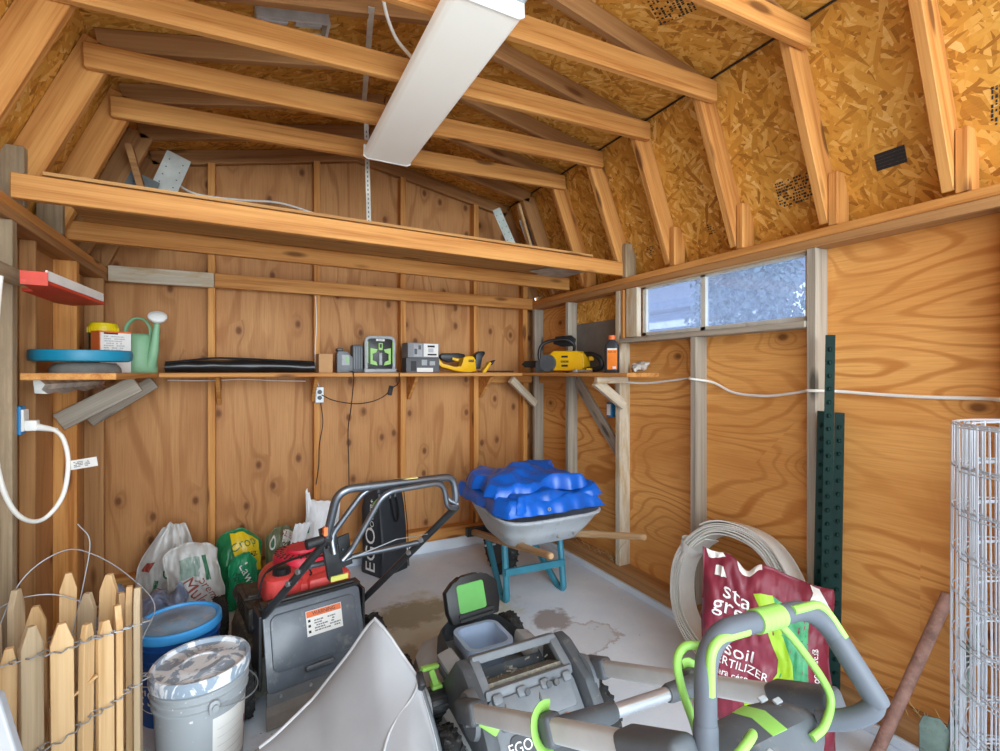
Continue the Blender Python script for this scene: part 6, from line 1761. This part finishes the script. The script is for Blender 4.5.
# foil pan below the left shelf, red panel above it
bm = NB()
rows = []
for k in range(31):
    t = k / 30; y = 2.42 + 0.86 * t
    w_ = 0.006 * noise.noise(V(t * 14, 0, 0))
    rows.append([(-0.705 + w_, y, 1.371), (-0.69 + w_ * 2, y, 1.355), (-0.70 - w_, y, 1.335), (-0.682 + w_ * 1.5, y, 1.318 + 0.004 * math.sin(t * 20)), (-0.72, y, 1.322), (-0.725, y, 1.371)])
loft(bm, rows)
tag(obj('foil_strip', bm, M_TIN, smooth=40), 'crumpled shiny foil strip hanging under the left shelf', 'foil')
rp = thing('red_panel', 'thin red panel with a white paint edge, sticking out flat above the left shelf', 'panel', (-0.65, 2.4, 1.70))
RPW = [(-0.668, 2.12), (-0.602, 2.13), (-0.566, 2.68), (-0.70, 2.78), (-0.738, 2.70), (-0.738, 2.36), (-0.702, 2.36)]
bm = NB(); prism(bm, [(x + 0.65, y - 2.4) for x, y in RPW], 0.012, Matrix.Translation((0, 0, -0.004)), bev=0.002); obj('sheet', bm, M_REDP, rp)
bm = NB(); prism(bm, [(0.048, -0.268), (0.086, 0.25), (0.080, 0.25), (0.042, -0.268)], 0.034, Matrix.Translation((0, 0, 0.008)), bev=0.001); o = obj('raised_rim', bm, M_WHITEP, rp)
bm = NB(); quadbox(bm, (-0.018, -0.276, 0.012), (0.050, -0.270, 0.012), (0.006, 0.045), (0, 0, 1)); obj('red_rim', bm, M_REDP, rp)
bm = NB(); prism(bm, [(0.086, 0.25), (0.05, 0.37), (0.046, 0.365), (0.080, 0.245)], 0.02, Matrix.Translation((0, 0, 0.008))); obj('white_rim', bm, M_WHITEP, rp)
tag(board('stud_block', (-0.721, 2.285, 1.73), (-0.721, 1.6, 1.73), (0, 0, 1), 0.036, 0.05, W_OLD), 'grey white batten nailed to the left wall beside the red panel', 'batten')

# ---------------------------------------------------------------- electrics
def cable(name, pts, r, mat, label, cat='cable', group=None, n=8):
    o = V(pts[0])
    bm = NB(); tube(bm, [p - o for p in smooth_path(pts, n)], r, 8)
    return tag(obj(name, bm, mat, None, loc=o, smooth=True), label, cat, group)
b0 = thing('outlet_box', 'blue plastic outlet box on the left stud with a white plug in it', 'outlet', (-0.765, 2.352, 1.225))
bm = NB(); box(bm, (0, 0.025, 0), (0.055, 0.05, 0.105), bev=0.004); obj('box', bm, M_BLUEBOX, b0)
bm = NB(); box(bm, (0.031, 0.025, 0.0), (0.008, 0.05, 0.08), bev=0.002); obj('white_receptacle', bm, M_WHITEP, b0)
ec = thing('extension_cord', 'thick white extension cord looping down from the blue outlet box', 'cord', (-0.70, 2.377, 1.20))
bm = NB(); box(bm, (-0.014, 0.0, 0.005), (0.036, 0.035, 0.04), bev=0.006); tube(bm, [(0.0, 0, -0.002), (0.03, -0.008, -0.008), (0.06, -0.02, -0.015)], [0.014, 0.011, 0.008], 12); obj('plug', bm, M_WHITEP, ec, smooth=True)
cp = [(-0.675, 2.365, 1.192), (-0.640, 2.353, 1.182), (-0.612, 2.335, 1.145), (-0.592, 2.300, 1.063), (-0.595, 2.25, 0.957), (-0.635, 2.205, 0.893), (-0.670, 2.135, 0.925), (-0.690, 2.07, 1.03), (-0.694, 2.02, 1.193), (-0.690, 2.01, 1.438), (-0.690, 2.03, 1.60), (-0.690, 2.05, 1.70)]
bm = NB(); tube(bm, [p - V(-0.70, 2.377, 1.20) for p in smooth_path(cp, 8)], 0.0075, 10); cd = obj('cord', bm, M_CORDW, ec, smooth=True)
bm = NB(); box(bm, (0.155, -0.09, -0.135), (0.10, 0.001, 0.034), (0, -0.16, -0.45)); tg = obj('paper_tag', bm, M_PAPER, cd)
fine_print(cd, frame((0.155, -0.0915, -0.135), (0.9, -0.43, 0.16), (-0.15, 0.05, 1)), 0.07, 0.022, 4, M_INKG, 4)
b1 = thing('outlet_box', 'metal outlet box with a black duplex socket on the back wall stud', 'outlet', (0.428, 3.562, 1.245))
bm = NB(); box(bm, (0, 0, 0), (0.056, 0.036, 0.11), bev=0.003); obj('box', bm, M_GALV, b1)
bm = NB(); box(bm, (0, -0.02, 0), (0.036, 0.006, 0.075), bev=0.003); ou = obj('socket', bm, M_PAPER, b1)
for z in (-0.02, 0.02):
    bm = NB(); cyl(bm, (0, -0.022, z), (0, -0.026, z), 0.015, seg=16); obj('socket_face', bm, M_BLACK, ou)
cable('wall_cable', [(0.405, 3.572, 1.93), (0.41, 3.57, 1.75), (0.402, 3.572, 1.55), (0.405, 3.57, 1.42)], 0.004, M_CORDW, 'white wiring cable running up the stud from the cardboard box', 'cable')
cable('wall_cable', [(0.412, 3.57, 1.368), (0.416, 3.566, 1.33), (0.425, 3.562, 1.302)], 0.004, M_CORDW, 'short white cable between the shelf and the metal outlet box', 'cable')
cable('charger_cord', [(0.60, 3.352, 1.41), (0.602, 3.268, 1.40), (0.605, 3.266, 1.34), (0.612, 3.40, 1.15), (0.618, 3.54, 0.99), (0.628, 3.57, 0.75), (0.63, 3.57, 0.58)], 0.0035, M_CORDB, 'black cord hanging straight down from the small charger', 'cord')
cc = thing('charger_cord', 'black cord swinging from the metal outlet to the adaptor below the large charger', 'cord', (0.455, 3.54, 1.24))
bm = NB(); tube(bm, [p - V(0.455, 3.54, 1.24) for p in smooth_path([(0.44, 3.53, 1.245), (0.52, 3.53, 1.205), (0.66, 3.53, 1.178), (0.78, 3.52, 1.19), (0.87, 3.51, 1.23), (0.905, 3.47, 1.28), (0.914, 3.30, 1.325), (0.912, 3.268, 1.375), (0.908, 3.262, 1.408), (0.90, 3.30, 1.412)], 8)], 0.0035, 8); obj('cord', bm, M_CORDB, cc, smooth=True)
bm = NB(); box(bm, V(0.905, 3.48, 1.27) - V(0.455, 3.54, 1.24), (0.03, 0.03, 0.07), (0.2, 0.15, 0), bev=0.005); obj('adaptor', bm, M_BLACK, cc)
cable('charger_cord', [(0.435, 3.54, 1.19), (0.45, 3.55, 1.05), (0.43, 3.565, 0.90), (0.425, 3.57, 0.75), (0.408, 3.57, 0.62)], 0.003, M_CORDB, 'black cord hanging down along the stud below the metal outlet', 'cord')
cable('wall_cable', [(-0.45, 3.573, 1.352), (-0.25, 3.571, 1.348), (-0.05, 3.573, 1.355), (0.15, 3.571, 1.345), (0.34, 3.573, 1.34)], 0.003, M_CORDW, 'thin white cable running level just under the back shelf', 'cable')
cable('wall_cable', [(2.13, 2.463, 1.355), (2.14, 2.35, 1.338), (2.20, 2.255, 1.334), (2.215, 2.08, 1.352), (2.215, 1.94, 1.369), (2.13, 1.86, 1.366), (2.205, 1.78, 1.348), (2.22, 1.66, 1.296), (2.22, 1.50, 1.286), (2.215, 1.38, 1.30), (2.205, 1.29, 1.317), (2.135, 1.234, 1.322), (2.21, 1.16, 1.320), (2.225, 1.0, 1.312), (2.225, 0.85, 1.309), (2.225, 0.70, 1.311), (2.13, 0.62, 1.313), (2.22, 0.5, 1.314)], 0.0065, M_CORDW, 'white wiring cable sagging across the right wall below the window', 'cable')
b2 = thing('outlet_box', 'small blue outlet box on the right wall behind the whitish brace', 'outlet', (2.212, 2.60, 1.145))
bm = NB(); box(bm, (0, 0, 0), (0.05, 0.055, 0.10), bev=0.004); obj('box', bm, M_BLUEBOX, b2)
bm = NB(); box(bm, (-0.027, 0, 0.0), (0.006, 0.036, 0.075), bev=0.002); obj('white_receptacle', bm, M_WHITEP, b2)

# ---------------------------------------------------------------- hanging light, strap, vent, loft pieces
fx = thing('ceiling_light', 'long fluorescent ceiling light with a milky wraparound diffuser', 'ceiling light', (0.668, 2.0, 2.55))
bm = NB(); prism(bm, [(-0.09, 0.045), (0.09, 0.045), (0.10, 0.072), (-0.10, 0.072)], 1.25, Matrix(((1, 0, 0, 0), (0, 0, 1, -0.625), (0, 1, 0, 0), (0, 0, 0, 1))), bev=0.002); obj('housing', bm, M_WHITEP, fx)
bm = NB(); prism(bm, [(-0.128, 0.044), (-0.124, 0.012), (-0.108, 0.0), (0.108, 0.0), (0.124, 0.012), (0.128, 0.044)], 1.25, Matrix(((1, 0, 0, 0), (0, 0, 1, -0.625), (0, 1, 0, 0), (0, 0, 0, 1))), bev=0.004); obj('diffuser', bm, M_DIFF, fx, smooth=True)
for y in (-0.635, 0.627):
    bm = NB(); prism(bm, [(-0.128, 0.072), (-0.13, 0.01), (-0.11, -0.002), (0.11, -0.002), (0.13, 0.01), (0.128, 0.072)], 0.008, Matrix(((1, 0, 0, 0), (0, 0, 1, y), (0, 1, 0, 0), (0, 0, 0, 1))), bev=0.001); obj('end_cap', bm, M_WHITEP, fx)
bm = NB(); box(bm, (0.05, -0.645, 0.085), (0.16, 0.03, 0.06), bev=0.003); obj('end_bracket', bm, M_GALV, fx)
cable('light_cable', [(0.44, 1.80, 2.895), (0.47, 1.90, 2.85), (0.52, 1.93, 2.76), (0.575, 1.90, 2.68), (0.60, 1.86, 2.624)], 0.007, M_CORDW, 'white cable dropping from the roof into the light', 'cable')
bm = NB(); quadbox(bm, (0.0, 0, 0), (0.12, 0.72, 0.015), (0.025, 0.002), (0, 0, 1)); quadbox(bm, (0.12, 0.72, 0.015), (0.165, 0.885, -0.03), (0.025, 0.002), (0, 0, 1)); quadbox(bm, (0.165, 0.885, -0.03), (0.185, 0.887, -0.755), (0.026, 0.002), (0, 1, 0))
for k in range(26):
    z = -0.08 - 0.026 * k
    box(bm, (0.166 + 0.0007 * k, 0.8842, z), (0.006, 0.001, 0.012), mi=1)
tag(obj('perforated_strap', bm, None, None, loc=(0.44, 1.99, 2.89), mats=[plain('white_strap', (206, 204, 194), 0.5), M_CHAR2]), 'perforated white metal strap hanging down from the ridge past the light', 'strap')
vt = thing('roof_vent', 'galvanised metal roof vent near the ridge, left of the light', 'vent', (0.165, 2.27, 2.885))
bm = NB()
for (x, y, sx, sy) in ((0, -0.075, 0.28, 0.012), (0, 0.075, 0.28, 0.012), (-0.14, 0, 0.012, 0.16), (0.14, 0, 0.012, 0.16)): box(bm, (x, y, 0.02), (sx, sy, 0.06))
box(bm, (0, 0, 0.045), (0.27, 0.14, 0.008)); vf = obj('frame', bm, plain('bright_galvanised', (216, 224, 228), 0.4, 0.1), vt)
for x in (-0.07, 0.07):
    bm = NB(); box(bm, (x, 0.02, 0.036), (0.11, 0.07, 0.01), (0.4, 0, 0), bev=0.002); obj('louvre', bm, plain('bright_zinc', (214, 222, 228), 0.35, 0.3), vf)
vt.rotation_euler = (0, -0.2, 0)
# metal plates and strips stored in the loft
def leaf(label, a, b, w, mat, holes=True, cat='metal strip', nm='flashing'):
    a, b = V(a), V(b)
    d = b - a
    M = frame(a, d, V(0, 0.6, 0.3).cross(d))
    bm = NB(); box(bm, (d.length / 2, 0, 0), (d.length, w, 0.003)); box(bm, (d.length / 2, w / 2, 0.008), (d.length, 0.002, 0.016))
    if holes:
        k = 0.04
        while k < d.length - 0.02:
            for s in (-1, 1): box(bm, (k, s * w * 0.28, 0), (0.006, 0.006, 0.005), mi=1)
            k += 0.05
    o = obj(nm, bm, None, mats=[mat, M_INK]); o.matrix_world = M
    return tag(o, label, cat, 'metal offcuts in the loft')
leaf('pale perforated metal strip leaning in the loft at the right', (1.95, 3.30, 2.135), (1.685, 3.32, 2.66), 0.065, plain('pale_zinc', (176, 186, 178), 0.5, 0.2))
leaf('wider plain grey metal strip leaning in the loft, right of the perforated one', (2.17, 3.34, 2.14), (1.97, 3.36, 2.64), 0.12, M_GALV, False)
leaf('pale perforated metal plate standing in the loft at the left', (-0.52, 3.22, 2.135), (-0.36, 3.30, 2.64), 0.12, plain('pale_zinc_plate', (196, 202, 196), 0.5, 0.2))
leaf('dark grey perforated metal plate leaning in the loft, left of the pale one', (-0.60, 3.12, 2.135), (-0.50, 3.20, 2.46), 0.13, plain('dull_zinc', (112, 120, 120), 0.5, 0.3))
bm = NB(); quadbox(bm, (-0.45, 3.11, 2.14), (-0.56, 3.14, 2.58), (0.03, 0.08), (0, 1, 0))
tag(obj('timber_offcut', bm, W_BROWN), 'dark timber offcut standing between the metal plates in the loft', 'timber')
bm = NB(); quadbox(bm, (2.04, 3.26, 2.135), (1.87, 3.30, 2.72), (0.02, 0.035), (0, 1, 0)); tag(obj('timber_offcut', bm, W_PALE), 'thin pale timber strip leaning between the two metal strips in the loft', 'timber')
cable('loft_cable', [(-0.42, 3.50, 2.56), (-0.30, 3.55, 2.515), (-0.06, 3.56, 2.52), (0.18, 3.56, 2.538), (0.45, 3.56, 2.49), (0.7, 3.56, 2.44)], 0.007, M_CORDW, 'white cable strung along the back wall above the loft', 'cable')
bm = NB(); prism(bm, [(1.74, 2.92), (1.86, 2.66), (2.12, 2.72), (2.08, 3.10)], 0.002, Matrix.Translation((0, 0, 2.112))); tag(obj('metal_sheet', bm, M_GALV), 'grey metal sheet under the right end of the loft panel', 'sheet')
cable('twine', [(2.165, 2.40, 0.31), (2.145, 2.44, 0.25), (2.14, 2.46, 0.18), (2.145, 2.44, 0.135)], 0.002, plain('twine', (206, 190, 150), 0.8), 'loop of pale twine hanging by the foot of the white post', 'twine')
# straw litter along the foot of the right wall
bm = NB()
rnd = random.Random(9)
for k in range(90):
    y = rnd.choice([rnd.uniform(0.55, 0.9), rnd.uniform(2.5, 2.9), rnd.uniform(0.5, 1.6)]); x = rnd.uniform(2.16, 2.22)
    p = V(x, y, 0.1305); a = rnd.uniform(0, 2 * PI); l = rnd.uniform(0.03, 0.08)
    quadbox(bm, p, p + V(math.cos(a) * l * 0.4, math.sin(a) * l, rnd.uniform(0.0, 0.05)), (0.002, 0.002), (0, 0, 1))
tag(obj('straw', bm, plain('dry_straw', (206, 182, 128), 0.8)), 'wisps of dry straw on the plate at the foot of the right wall', 'straw', kind='stuff')
